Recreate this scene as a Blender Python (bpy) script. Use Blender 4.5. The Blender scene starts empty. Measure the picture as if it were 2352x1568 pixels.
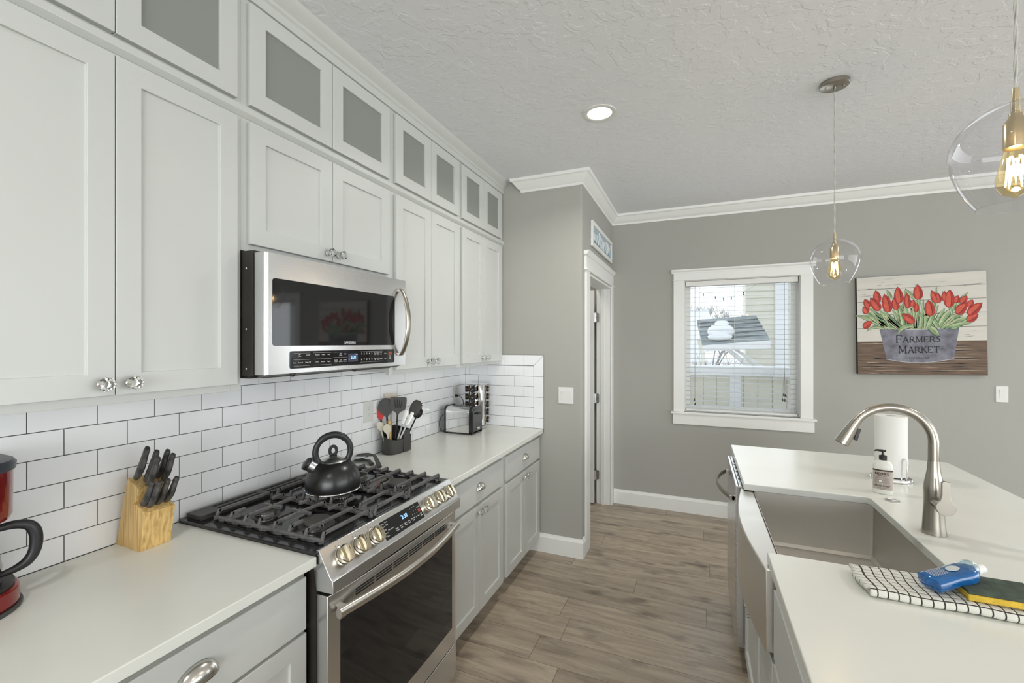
import bpy, bmesh, math, random
from mathutils import Vector, Matrix
random.seed(7)
PI = math.pi
scene = bpy.context.scene
C = scene.collection

# ------------------------------------------------------------------ camera, world, lights, exposure
cam = bpy.data.cameras.new('camera'); cam_o = bpy.data.objects.new('camera', cam); C.objects.link(cam_o)
cam.sensor_width = 36; cam.lens = 1009.87 / 2352 * 36
cam.shift_x = -2.3 / 2352; cam.shift_y = 3.2 / 2352
cam.clip_start = 0.05; cam.clip_end = 200
cam_o.location = (0, 0, 1.555); cam_o.rotation_euler = (PI / 2, 0, 0.3951)
scene.camera = cam_o
scene.view_settings.view_transform = 'Standard'; scene.view_settings.look = 'None'
scene.view_settings.exposure = 0.13; scene.view_settings.gamma = 1; scene.view_settings.use_curve_mapping = False
scene.cycles.use_denoising = True
scene.cycles.max_bounces = 8; scene.cycles.diffuse_bounces = 6; scene.cycles.glossy_bounces = 4
scene.cycles.transmission_bounces = 8; scene.cycles.transparent_max_bounces = 16
scene.cycles.caustics_reflective = False; scene.cycles.caustics_refractive = False
scene.cycles.sample_clamp_indirect = 4

world = bpy.data.worlds.new('overcast_sky'); scene.world = world; world.use_nodes = True
wn = world.node_tree.nodes; wl = world.node_tree.links
bg = wn['Background']; tc = wn.new('ShaderNodeTexCoord'); sp = wn.new('ShaderNodeSeparateXYZ'); cr = wn.new('ShaderNodeValToRGB')
wl.new(tc.outputs['Generated'], sp.inputs[0]); wl.new(sp.outputs['Z'], cr.inputs[0]); wl.new(cr.outputs[0], bg.inputs[0])
cr.color_ramp.elements[0].position = 0.0; cr.color_ramp.elements[0].color = (0.86, 0.90, 0.92, 1)
cr.color_ramp.elements[1].position = 0.6; cr.color_ramp.elements[1].color = (0.74, 0.82, 0.92, 1)
bg.inputs[1].default_value = 1.4

def area(name, loc, rot, sx, sy, power, col=(1, 1, 1), shape='RECTANGLE', spread=PI):
    l = bpy.data.lights.new(name, 'AREA'); l.shape = shape; l.size = sx; l.size_y = sy; l.energy = power; l.color = col; l.spread = spread
    o = bpy.data.objects.new(name, l); C.objects.link(o); o.location = loc; o.rotation_euler = rot
    return o
# unseen fill lights added at invented openings behind and right of the kitchen
area('fill_light_back', (2.1, -6.40, 1.48), (PI / 2 + .08, 0, 0), 6.4, 2.0, 290, (0.95, 0.98, 1.0))
area('fill_light_right', (6.94, .2, 1.62), (PI / 2 - .02, 0, PI / 2), 7.0, 2.1, 150, (0.92, 0.965, 1.0))
area('window_daylight_far', (2.98, 4.30, 1.52), (-PI / 2, 0, 0), 1.0, 1.15, 9, (0.92, 0.96, 1.0))
area('window_daylight_kitchen', (0.35, 4.33, 1.52), (-PI / 2, 0, 0), 0.85, 1.1, 3, (0.92, 0.96, 1.0))
area('pantry_fill_light', (-1.3, 3.8, 2.76), (0, 0, 0), 0.3, 0.3, 5, (1, 0.95, 0.88))  # unseen light added to brighten the door leaf inside the pantry
CANS = [(-0.48, 2.36), (-0.48, -0.5), (-0.48, -2.9), (2.4, 2.36), (2.4, 0.3)]
for cx, cy in CANS:
    area('recessed_lamp', (cx, cy, 2.783), (0, 0, 0), 0.12, 0.12, 8.5, (1, 0.965, 0.92), 'DISK', 2.6)

# ------------------------------------------------------------------ mesh helpers
class M:
    def __init__(s): s.bm = bmesh.new(); s.mi = 0
    def v(s, p): return s.bm.verts.new(p)
    def f(s, vs):
        try:
            f = s.bm.faces.new(vs); f.material_index = s.mi; return f
        except ValueError: return None
    def box(s, x0, x1, y0, y1, z0, z1):
        p = [(x0, y0, z0), (x1, y0, z0), (x1, y1, z0), (x0, y1, z0), (x0, y0, z1), (x1, y0, z1), (x1, y1, z1), (x0, y1, z1)]
        return s.hexa(p)
    def hexa(s, p):
        v = [s.v(q) for q in p]
        for q in ((0, 3, 2, 1), (4, 5, 6, 7), (0, 1, 5, 4), (1, 2, 6, 5), (2, 3, 7, 6), (3, 0, 4, 7)): s.f([v[i] for i in q])
        return s
    def bar(s, p, q, w, h, up=(0, 0, 1)):
        p = Vector(p); q = Vector(q); d = (q - p).normalized(); u = Vector(up)
        sd = d.cross(u)
        if sd.length < 1e-4: sd = d.cross(Vector((1, 0, 0)))
        sd.normalize(); u2 = sd.cross(d).normalized()
        a = sd * w / 2; b = u2 * h / 2
        s.hexa([p - a - b, p + a - b, q + a - b, q - a - b, p - a + b, p + a + b, q + a + b, q - a + b]); return s
    def prism(s, poly, axis, a0, a1):
        def P(u, w, a): return {'x': (a, u, w), 'y': (u, a, w), 'z': (u, w, a)}[axis]
        A = [s.v(P(u, w, a0)) for u, w in poly]; B = [s.v(P(u, w, a1)) for u, w in poly]
        s.f(A[::-1]); s.f(B); n = len(poly)
        for i in range(n): s.f([A[i], A[(i + 1) % n], B[(i + 1) % n], B[i]])
        return s
    def loft(s, rings, cap=True, closed=True):
        R = [[s.v(p) for p in r] for r in rings]; n = len(R[0])
        for a, b in zip(R, R[1:]):
            for i in range(n if closed else n - 1): s.f([a[i], a[(i + 1) % n], b[(i + 1) % n], b[i]])
        if cap: s.f(R[0][::-1]); s.f(R[-1])
        return s
    def tube(s, pts, r, n=10, cap=True, sx=1.0, up=None):
        P = [Vector(p) for p in pts]; rs = r if isinstance(r, (list, tuple)) else [r] * len(P)
        rings = []; prev = None
        for i, p in enumerate(P):
            d = (P[min(i + 1, len(P) - 1)] - P[max(i - 1, 0)]).normalized()
            if prev is None:
                u = Vector(up) if up else (Vector((0, 0, 1)) if abs(d.z) < .9 else Vector((1, 0, 0)))
                a = d.cross(u).normalized()
            else:
                a = (prev - d * prev.dot(d)).normalized()
            prev = a; b = d.cross(a)
            rings.append([p + a * rs[i] * sx * math.cos(t * 2 * PI / n) + b * rs[i] * math.sin(t * 2 * PI / n) for t in range(n)])
        return s.loft(rings, cap)
    def cyl(s, p, q, r0, r1=None, n=20, cap=True): return s.tube([p, q], [r0, r0 if r1 is None else r1], n, cap)
    def lathe(s, prof, c=(0, 0, 0), n=32, rot=None, cap=False, sx=1, sy=1):
        c = Vector(c); R = rot or Matrix.Identity(3)
        rings = []
        for r, z in prof:
            rings.append([c + R @ Vector((sx * r * math.cos(t * 2 * PI / n), sy * r * math.sin(t * 2 * PI / n), z)) for t in range(n)])
        return s.loft(rings, cap)
    def ball(s, c, r, sc=(1, 1, 1), n=16, m=8):
        c = Vector(c)
        rings = []
        for j in range(1, m):
            a = PI * j / m
            rings.append([c + Vector((sc[0] * r * math.sin(a) * math.cos(t * 2 * PI / n), sc[1] * r * math.sin(a) * math.sin(t * 2 * PI / n), -sc[2] * r * math.cos(a))) for t in range(n)])
        return s.loft(rings, True)
    def poly(s, pts): s.f([s.v(p) for p in pts]); return s
    def grid(s, fn, nu, nv, closed_u=False):
        g = [[s.v(fn(i / nu, j / nv)) for j in range(nv + 1)] for i in range(nu + 1)]
        for i in range(nu):
            for j in range(nv): s.f([g[i][j], g[i + 1][j], g[i + 1][j + 1], g[i][j + 1]])
        return s
    def xf(s, mat):
        bmesh.ops.transform(s.bm, matrix=mat, verts=s.bm.verts[:]); return s

def rootof(o):
    while o.parent: o = o.parent
    return o
def obj(name, m, mats, parent=None, bevel=0, seg=2, ang=35, smooth=True, solid=0, sub=0, doubles=True):
    bm = m.bm
    if doubles: bmesh.ops.remove_doubles(bm, verts=bm.verts[:], dist=1e-6)
    bmesh.ops.recalc_face_normals(bm, faces=bm.faces[:])
    if parent is not None:
        bmesh.ops.translate(bm, verts=bm.verts[:], vec=-rootof(parent).location)
    if smooth:
        for f in bm.faces: f.smooth = True
        for e in bm.edges:
            if len(e.link_faces) == 2 and e.calc_face_angle(0) > math.radians(ang): e.smooth = False
    me = bpy.data.meshes.new(name); bm.to_mesh(me); bm.free()
    if not isinstance(mats, (list, tuple)): mats = [mats]
    for x in mats: me.materials.append(x)
    o = bpy.data.objects.new(name, me); C.objects.link(o)
    if parent is not None: o.parent = parent
    if solid:
        md = o.modifiers.new('solid', 'SOLIDIFY'); md.thickness = solid; md.offset = 0
    if sub:
        md = o.modifiers.new('sub', 'SUBSURF'); md.levels = sub; md.render_levels = sub
    if bevel:
        md = o.modifiers.new('bevel', 'BEVEL'); md.width = bevel; md.segments = seg; md.limit_method = 'ANGLE'; md.angle_limit = math.radians(40)
    return o
def tag(o, label, cat, group=None, kind=None):
    if label: o['label'] = label
    if cat: o['category'] = cat
    if group: o['group'] = group
    if kind: o['kind'] = kind
    return o
def thing(name, label, cat, loc=(0, 0, 0), group=None):
    o = bpy.data.objects.new(name, None); C.objects.link(o); o.location = loc; o.empty_display_size = .05
    return tag(o, label, cat, group)
def struct(name, m, mats, parent=None, **k):
    o = obj(name, m, mats, parent, **k)
    if parent is None: o['kind'] = 'structure'
    return o
def dup(root, loc=None, rotz=None, label=None):
    r = root.copy(); C.objects.link(r)
    if loc is not None: r.location = loc
    if rotz is not None: r.rotation_euler = (0, 0, rotz)
    if label: r['label'] = label
    for ch in list(root.children):
        c = ch.copy(); C.objects.link(c); c.parent = r
        for g in list(ch.children):
            d = g.copy(); C.objects.link(d); d.parent = c
    return r
def smooth(pts, k=6):
    P = [Vector(p) for p in pts]; out = []
    for i in range(len(P) - 1):
        a = P[max(i - 1, 0)]; b = P[i]; c = P[i + 1]; d = P[min(i + 2, len(P) - 1)]
        for j in range(k):
            t = j / k; out.append(.5 * ((2 * b) + (c - a) * t + (2 * a - 5 * b + 4 * c - d) * t * t + (3 * b - a - 3 * c + d) * t ** 3))
    return out + [P[-1]]
def smr(r, k=6):
    out = []
    for i in range(len(r) - 1): out += [r[i] + (r[i + 1] - r[i]) * j / k for j in range(k)]
    return out + [r[-1]]
def rotX(a): return Matrix.Rotation(a, 3, 'X')
def rotY(a): return Matrix.Rotation(a, 3, 'Y')
def rotZ(a): return Matrix.Rotation(a, 3, 'Z')
def arc(cx, cy, r, a0, a1, n):
    return [(cx + r * math.cos(math.radians(a0 + (a1 - a0) * i / n)), cy + r * math.sin(math.radians(a0 + (a1 - a0) * i / n))) for i in range(n + 1)]
def rrect(x0, x1, y0, y1, r, n=4):
    return arc(x1 - r, y1 - r, r, 0, 90, n) + arc(x0 + r, y1 - r, r, 90, 180, n) + arc(x0 + r, y0 + r, r, 180, 270, n) + arc(x1 - r, y0 + r, r, 270, 360, n)

# text -> flat mesh faces merged into an M.  origin, u = reading direction, w = up direction, size = cap height-ish
_tc = {}
def text_geo(s, bold=0.0):
    k = (s, bold)
    if k not in _tc:
        cu = bpy.data.curves.new('t', 'FONT'); cu.body = s; cu.size = 1; cu.resolution_u = 2; cu.offset = bold; cu.fill_mode = 'FRONT'
        o = bpy.data.objects.new('t', cu); C.objects.link(o)
        dg = bpy.context.evaluated_depsgraph_get(); dg.update()
        me = o.evaluated_get(dg).to_mesh()
        vs = [tuple(v.co) for v in me.vertices]; fs = [tuple(p.vertices) for p in me.polygons]
        o.evaluated_get(dg).to_mesh_clear(); bpy.data.objects.remove(o); bpy.data.curves.remove(cu)
        _tc[k] = (vs, fs)
    return _tc[k]
def text(m, s, org, u, w, size, align='c', bold=0.0, sx=1.0, mapf=None):
    vs, fs = text_geo(s, bold)
    if not vs: return
    x0 = min(v[0] for v in vs); x1 = max(v[0] for v in vs)
    off = {'c': -(x0 + x1) / 2, 'l': -x0, 'r': -x1}[align]
    org = Vector(org); u = Vector(u).normalized(); w = Vector(w).normalized()
    V = []
    for v in vs:
        a = (v[0] + off) * size * sx; b = v[1] * size
        V.append(m.v(mapf(a, b) if mapf else org + u * a + w * b))
    for f in fs: m.f([V[i] for i in f])

# ------------------------------------------------------------------ materials
def _n(nt, t, **k):
    n = nt.nodes.new(t)
    for a, b in k.items(): setattr(n, a, b)
    return n
def mat(name, col, rough=.5, metal=0, bump=0, bscale=200, var=0.0, vscale=6, spec=.5, coat=0, emis=None, es=0, stretch=None, rvar=0.0, sss=0, trans=0, ior=1.45, alpha=1):
    m = bpy.data.materials.new(name); m.use_nodes = True; nt = m.node_tree; b = nt.nodes['Principled BSDF']
    b.inputs['Base Color'].default_value = (*col, 1); b.inputs['Roughness'].default_value = rough; b.inputs['Metallic'].default_value = metal
    b.inputs['Specular IOR Level'].default_value = spec; b.inputs['Coat Weight'].default_value = coat; b.inputs['IOR'].default_value = ior
    b.inputs['Transmission Weight'].default_value = trans; b.inputs['Alpha'].default_value = alpha
    if sss: b.inputs['Subsurface Weight'].default_value = sss; b.inputs['Subsurface Radius'].default_value = (.01, .01, .01)
    if emis: b.inputs['Emission Color'].default_value = (*emis, 1); b.inputs['Emission Strength'].default_value = es
    co = _n(nt, 'ShaderNodeTexCoord'); mp = _n(nt, 'ShaderNodeMapping'); nt.links.new(co.outputs['Object'], mp.inputs[0])
    if stretch: mp.inputs['Scale'].default_value = stretch
    nz = _n(nt, 'ShaderNodeTexNoise'); nz.inputs['Scale'].default_value = vscale; nz.inputs['Detail'].default_value = 3
    nt.links.new(mp.outputs[0], nz.inputs['Vector'])
    mr = _n(nt, 'ShaderNodeMapRange'); mr.inputs[1].default_value = .3; mr.inputs[2].default_value = .7
    nt.links.new(nz.outputs[0], mr.inputs[0])
    v = max(var, .012)
    mx = _n(nt, 'ShaderNodeMix', data_type='RGBA'); nt.links.new(mr.outputs[0], mx.inputs[0])
    mx.inputs[6].default_value = (*[c * (1 - v) for c in col], 1); mx.inputs[7].default_value = (*[min(1, c * (1 + v)) for c in col], 1)
    nt.links.new(mx.outputs[2], b.inputs['Base Color'])
    if rvar:
        m2 = _n(nt, 'ShaderNodeMapRange'); m2.inputs[3].default_value = rough - rvar; m2.inputs[4].default_value = rough + rvar
        nt.links.new(nz.outputs[0], m2.inputs[0]); nt.links.new(m2.outputs[0], b.inputs['Roughness'])
    if bump:
        n2 = _n(nt, 'ShaderNodeTexNoise'); n2.inputs['Scale'].default_value = bscale; n2.inputs['Detail'].default_value = 2
        nt.links.new(mp.outputs[0], n2.inputs['Vector'])
        bp = _n(nt, 'ShaderNodeBump'); bp.inputs['Strength'].default_value = bump; bp.inputs['Distance'].default_value = .002
        nt.links.new(n2.outputs[0], bp.inputs['Height']); nt.links.new(bp.outputs[0], b.inputs['Normal'])
    return m
def thin_glass(name, tint=(1, 1, 1), rough=0.0, base=.04, edge=.75, power=3.0, extra=None, ex=0.0):
    """thin clear sheet: see-through with a fresnel mirror, so light passes it without refraction"""
    m = bpy.data.materials.new(name); m.use_nodes = True; nt = m.node_tree
    for n in list(nt.nodes): nt.nodes.remove(n)
    out = _n(nt, 'ShaderNodeOutputMaterial'); tr = _n(nt, 'ShaderNodeBsdfTransparent'); gl = _n(nt, 'ShaderNodeBsdfGlossy')
    tr.inputs[0].default_value = (*tint, 1); gl.inputs['Roughness'].default_value = rough
    lw = _n(nt, 'ShaderNodeLayerWeight'); lw.inputs[0].default_value = .5
    pw = _n(nt, 'ShaderNodeMath', operation='POWER'); pw.inputs[1].default_value = power; nt.links.new(lw.outputs['Facing'], pw.inputs[0])
    mr = _n(nt, 'ShaderNodeMapRange'); mr.inputs[3].default_value = base; mr.inputs[4].default_value = edge; nt.links.new(pw.outputs[0], mr.inputs[0])
    nz = _n(nt, 'ShaderNodeTexNoise'); nz.inputs['Scale'].default_value = 9
    bp = _n(nt, 'ShaderNodeBump'); bp.inputs['Strength'].default_value = .02; nt.links.new(nz.outputs[0], bp.inputs['Height']); nt.links.new(bp.outputs[0], gl.inputs['Normal'])
    mx = _n(nt, 'ShaderNodeMixShader'); nt.links.new(mr.outputs[0], mx.inputs[0]); nt.links.new(tr.outputs[0], mx.inputs[1]); nt.links.new(gl.outputs[0], mx.inputs[2])
    last = mx
    if extra:
        df = _n(nt, 'ShaderNodeBsdfDiffuse'); df.inputs[0].default_value = (*extra, 1)
        m3 = _n(nt, 'ShaderNodeMixShader'); m3.inputs[0].default_value = ex
        nt.links.new(mx.outputs[0], m3.inputs[1]); nt.links.new(df.outputs[0], m3.inputs[2]); last = m3
    nt.links.new(last.outputs[0], out.inputs[0])
    return m

CAB = mat('cabinet_paint', (.585, .60, .575), .38, var=.012, vscale=3)
TRIM = mat('trim_paint', (.79, .80, .77), .4, var=.01)
WALLM = mat('wall_paint_greige', (.38, .378, .345), .75, bump=.15, bscale=160, var=.015, vscale=2)
QUARTZ = mat('white_quartz', (.725, .735, .68), .24, var=.03, vscale=2.2, spec=.5)
TILE = mat('white_tile_glaze', (.86, .87, .88), .09, var=.02, vscale=5, bump=.05, bscale=14)
GROUT = mat('dark_grout', (.075, .073, .068), .9, var=.1, vscale=60)
STEEL = mat('brushed_steel', (.66, .66, .66), .26, 1, bump=.03, bscale=60, stretch=(1, 1, 40), rvar=.05, vscale=20)
STEELH = mat('brushed_steel_horizontal', (.68, .68, .68), .25, 1, bump=.04, bscale=50, stretch=(30, .6, 30), rvar=.05, vscale=20)
SINKM = mat('satin_sink_steel', (.66, .64, .60), .36, 1, bump=.03, bscale=40, stretch=(1, 1, 20), rvar=.06, vscale=14)
NICKEL = mat('brushed_nickel', (.37, .345, .30), .29, 1, rvar=.015, vscale=8)
CHROME = mat('polished_chrome', (.80, .80, .80), .06, 1, rvar=.01)
BRASS = mat('antique_brass', (.62, .52, .34), .26, 1, rvar=.05)
BLACKG = mat('black_glass', (.012, .012, .013), .04, var=.05, spec=.6)
ENAMEL = mat('black_enamel', (.012, .012, .013), .12, var=.1, spec=.6, rvar=.04)
IRON = mat('cast_iron', (.12, .117, .115), .34, bump=.3, bscale=400, var=.25, vscale=30)
RUST = mat('worn_iron', (.10, .075, .055), .45, bump=.3, bscale=400, var=.3, vscale=20)
BLACKP = mat('black_plastic', (.018, .018, .019), .38, bump=.1, bscale=500)
DARKG = mat('charcoal_nylon', (.055, .053, .05), .48, var=.15, vscale=12, bump=.1, bscale=300)
DARKSIDE = mat('dark_side_panel', (.03, .027, .022), .35, var=.2, vscale=10)
WHITEP = mat('white_plastic', (.74, .74, .71), .35)
KBLACK = mat('satin_black_kettle', (.012, .012, .012), .28, var=.1, spec=.6, rvar=.03)
HANDLEB = mat('marbled_black_handle', (.06, .058, .056), .3, var=.75, vscale=45, bump=.2, bscale=120)
CRYSTAL = mat('cut_crystal', (.97, .98, .97), .02, trans=1, ior=1.5)
PLATEM = mat('outlet_plastic', (.68, .68, .65), .35)
DARK = mat('void_dark', (.01, .01, .01), .8)
TOEK = mat('toe_kick_shade', (.55, .55, .52), .6)
CEILM = None
def ceiling_mat():
    m = mat('knockdown_ceiling', (.81, .825, .85), .8, var=.01, vscale=1.5); nt = m.node_tree; b = nt.nodes['Principled BSDF']
    co = _n(nt, 'ShaderNodeTexCoord'); nz = _n(nt, 'ShaderNodeTexNoise'); nz.inputs['Scale'].default_value = 12; nz.inputs['Detail'].default_value = 2; nz.inputs['Distortion'].default_value = .8
    nt.links.new(co.outputs['Object'], nz.inputs['Vector'])
    mr = _n(nt, 'ShaderNodeMapRange'); mr.interpolation_type = 'SMOOTHSTEP'; mr.inputs[1].default_value = .50; mr.inputs[2].default_value = .535; nt.links.new(nz.outputs[0], mr.inputs[0])
    n3 = _n(nt, 'ShaderNodeTexNoise'); n3.inputs['Scale'].default_value = 30; n3.inputs['Detail'].default_value = 3; nt.links.new(co.outputs['Object'], n3.inputs['Vector'])
    m3 = _n(nt, 'ShaderNodeMapRange'); m3.interpolation_type = 'SMOOTHSTEP'; m3.inputs[1].default_value = .55; m3.inputs[2].default_value = .62; nt.links.new(n3.outputs[0], m3.inputs[0])
    ad = _n(nt, 'ShaderNodeMath', operation='ADD'); nt.links.new(mr.outputs[0], ad.inputs[0])
    ml = _n(nt, 'ShaderNodeMath', operation='MULTIPLY'); ml.inputs[1].default_value = .6; nt.links.new(m3.outputs[0], ml.inputs[0]); nt.links.new(ml.outputs[0], ad.inputs[1])
    bp = _n(nt, 'ShaderNodeBump'); bp.inputs['Strength'].default_value = .42; bp.inputs['Distance'].default_value = .0027
    nt.links.new(ad.outputs[0], bp.inputs['Height']); nt.links.new(bp.outputs[0], b.inputs['Normal'])
    return m
CEILM = ceiling_mat()
def floor_mat():
    m = bpy.data.materials.new('wood_plank_floor'); m.use_nodes = True; nt = m.node_tree; L = nt.links; b = nt.nodes['Principled BSDF']
    co = _n(nt, 'ShaderNodeTexCoord'); sx = _n(nt, 'ShaderNodeSeparateXYZ'); L.new(co.outputs['Object'], sx.inputs[0])
    def math_(op, a, bb=None, c=None):
        n = _n(nt, 'ShaderNodeMath', operation=op)
        for i, q in enumerate((a, bb, c)):
            if q is None: continue
            if isinstance(q, (int, float)): n.inputs[i].default_value = q
            else: L.new(q, n.inputs[i])
        return n.outputs[0]
    yy = math_('DIVIDE', math_('ADD', sx.outputs['Y'], 7.775 - 2.22 + .02), .195)   # seams at 2.22, 2.415, 2.61 ...
    yy = math_('DIVIDE', math_('SUBTRACT', sx.outputs['Y'], 2.22 - .195 * 40), .195)
    row = math_('FLOOR', yy); fy = math_('FRACT', yy)
    wn_ = _n(nt, 'ShaderNodeTexWhiteNoise', noise_dimensions='1D'); L.new(row, wn_.inputs['W'])
    xx = math_('DIVIDE', math_('ADD', math_('ADD', sx.outputs['X'], 20), math_('MULTIPLY', wn_.outputs['Value'], 1.22)), 1.22)
    col = math_('FLOOR', xx); fx = math_('FRACT', xx)
    w2 = _n(nt, 'ShaderNodeTexWhiteNoise', noise_dimensions='2D'); cm = _n(nt, 'ShaderNodeCombineXYZ'); L.new(row, cm.inputs[0]); L.new(col, cm.inputs[1]); L.new(cm.outputs[0], w2.inputs['Vector'])
    pid = w2.outputs['Value']
    # stretched grain
    gv = _n(nt, 'ShaderNodeCombineXYZ'); L.new(math_('MULTIPLY', sx.outputs['X'], 1.6), gv.inputs[0]); L.new(math_('MULTIPLY', sx.outputs['Y'], 12), gv.inputs[1]); L.new(math_('MULTIPLY', pid, 37), gv.inputs[2])
    g1 = _n(nt, 'ShaderNodeTexNoise'); g1.inputs['Scale'].default_value = 1.5; g1.inputs['Detail'].default_value = 6; g1.inputs['Roughness'].default_value = .62; g1.inputs['Distortion'].default_value = .7; L.new(gv.outputs[0], g1.inputs['Vector'])
    gv2 = _n(nt, 'ShaderNodeCombineXYZ'); L.new(math_('MULTIPLY', sx.outputs['X'], 5), gv2.inputs[0]); L.new(math_('MULTIPLY', sx.outputs['Y'], 90), gv2.inputs[1]); L.new(math_('MULTIPLY', pid, 11), gv2.inputs[2])
    g2 = _n(nt, 'ShaderNodeTexNoise'); g2.inputs['Scale'].default_value = 1.5; g2.inputs['Detail'].default_value = 4; L.new(gv2.outputs[0], g2.inputs['Vector'])
    gv3 = _n(nt, 'ShaderNodeCombineXYZ'); L.new(math_('MULTIPLY', sx.outputs['X'], 3.0), gv3.inputs[0]); L.new(math_('MULTIPLY', sx.outputs['Y'], 7), gv3.inputs[1]); L.new(math_('MULTIPLY', pid, 23), gv3.inputs[2])
    g3 = _n(nt, 'ShaderNodeTexNoise'); g3.inputs['Scale'].default_value = 1.6; g3.inputs['Detail'].default_value = 2; L.new(gv3.outputs[0], g3.inputs['Vector'])
    ramp = _n(nt, 'ShaderNodeValToRGB'); L.new(g1.outputs[0], ramp.inputs[0]); e = ramp.color_ramp.elements
    e[0].position = .28; e[0].color = (.23, .184, .138, 1); e[1].position = .72; e[1].color = (.48, .405, .310, 1)
    q = ramp.color_ramp.elements.new(.5); q.color = (.37, .306, .235, 1)
    k = _n(nt, 'ShaderNodeMapRange'); L.new(g3.outputs[0], k.inputs[0]); k.inputs[1].default_value = .58; k.inputs[2].default_value = .76; k.inputs[3].default_value = 1.03; k.inputs[4].default_value = .50
    k2 = _n(nt, 'ShaderNodeMapRange'); L.new(g2.outputs[0], k2.inputs[0]); k2.inputs[1].default_value = .3; k2.inputs[2].default_value = .7; k2.inputs[3].default_value = .90; k2.inputs[4].default_value = 1.08
    k3 = _n(nt, 'ShaderNodeMapRange'); L.new(pid, k3.inputs[0]); k3.inputs[3].default_value = .86; k3.inputs[4].default_value = 1.12
    tot = math_('MULTIPLY', math_('MULTIPLY', k.outputs[0], k2.outputs[0]), k3.outputs[0])
    # seams
    ey = math_('MINIMUM', fy, math_('SUBTRACT', 1, fy)); ex = math_('MINIMUM', fx, math_('SUBTRACT', 1, fx))
    sy = math_('GREATER_THAN', ey, .007); sxm = math_('GREATER_THAN', ex, .0012); seam = math_('MULTIPLY', sy, sxm)
    seamv = math_('ADD', math_('MULTIPLY', seam, .62), .38)
    tot = math_('MULTIPLY', tot, seamv)
    vm = _n(nt, 'ShaderNodeVectorMath', operation='SCALE'); L.new(ramp.outputs[0], vm.inputs[0]); L.new(tot, vm.inputs['Scale']); L.new(vm.outputs[0], b.inputs['Base Color'])
    b.inputs['Roughness'].default_value = .36
    bp = _n(nt, 'ShaderNodeBump'); bp.inputs['Strength'].default_value = .25; bp.inputs['Distance'].default_value = .002
    L.new(math_('ADD', seam, math_('MULTIPLY', g2.outputs[0], .35)), bp.inputs['Height']); L.new(bp.outputs[0], b.inputs['Normal'])
    return m
FLOORM = floor_mat()
def wood_mat(name, c1, c2, scale=(60, 60, 4), rough=.45):
    m = bpy.data.materials.new(name); m.use_nodes = True; nt = m.node_tree; L = nt.links; b = nt.nodes['Principled BSDF']; b.inputs['Roughness'].default_value = rough
    co = _n(nt, 'ShaderNodeTexCoord'); mp = _n(nt, 'ShaderNodeMapping'); mp.inputs['Scale'].default_value = scale; L.new(co.outputs['Object'], mp.inputs[0])
    nz = _n(nt, 'ShaderNodeTexNoise'); nz.inputs['Scale'].default_value = 1; nz.inputs['Detail'].default_value = 5; nz.inputs['Distortion'].default_value = .6; L.new(mp.outputs[0], nz.inputs['Vector'])
    r = _n(nt, 'ShaderNodeValToRGB'); L.new(nz.outputs[0], r.inputs[0]); r.color_ramp.elements[0].position = .3; r.color_ramp.elements[0].color = (*c1, 1); r.color_ramp.elements[1].position = .62; r.color_ramp.elements[1].color = (*c2, 1)
    L.new(r.outputs[0], b.inputs['Base Color']); return m
BAMBOO = wood_mat('bamboo_block', (.42, .24, .07), (.72, .50, .20), (120, 120, 5))
PANE = thin_glass('clear_pane', (.97, .98, .98), base=.004, edge=.12)
FROST = thin_glass('smoked_cabinet_glass', (.52, .54, .52), base=.07, edge=.55, rough=.08, extra=(.36, .375, .345), ex=.74)
PGLASS = thin_glass('blown_glass', (.975, .975, .985), base=.03, edge=.92, power=3.4)
BULBG = thin_glass('bulb_glass', (1.0, .90, .66), base=.03, edge=.6, power=3)
FIL = mat('glowing_filament', (1, .75, .35), .5, emis=(1, .66, .26), es=14)
LED = mat('lamp_diffuser', (1, .95, .85), .5, emis=(1, .93, .76), es=1.15)

# ------------------------------------------------------------------ room shell
ZC = 2.79; XW = -1.712; YP = 3.12; XP = -.763; YF = 4.34; ZT = .914
struct('floor', M().box(-3.2, 7.2, -6.6, 4.5, -.1, 0), FLOORM)
mc = M().box(-3.2, 7.2, -6.6, 4.5, ZC, ZC + .1)
struct('ceiling', mc, CEILM)
struct('wall_left', M().box(XW - .15, XW - .008, -6.5, 4.34, 0, ZC), WALLM)
struct('wall_pantry', M().prism([(XW - .008, YP), (XP - .012, YP)] + [(XP - .012 + .012 * math.sin(math.radians(a)), YP + .012 - .012 * math.cos(math.radians(a))) for a in (15, 30, 45, 60, 75, 90)] + [(XP, YP + .12), (XW - .008, YP + .12)], 'z', 0, ZC), WALLM)
m = M(); DY0, DY1, DZ = 3.315, 4.25, 2.085
m.prism([(YP + .12, 0), (DY0, 0), (DY0, DZ), (DY1, DZ), (DY1, 0), (YF, 0), (YF, ZC), (YP + .12, ZC)], 'x', XP - .13, XP)
struct('wall_doorway', m, WALLM)
# far wall with two window openings
W1 = (-.101, .804, .924, 2.125); W2 = (2.42, 3.55, .924, 2.125)
m = M()
xs = [-3.0, W1[0], W1[1], W2[0], W2[1], 7.1]
for i in range(5):
    if i % 2 == 0: m.box(xs[i], xs[i + 1], YF, YF + .14, 0, ZC)
    else: m.box(xs[i], xs[i + 1], YF, YF + .14, 0, W1[2]); m.box(xs[i], xs[i + 1], YF, YF + .14, W1[3], ZC)
struct('wall_far', m, WALLM, doubles=False)
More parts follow.
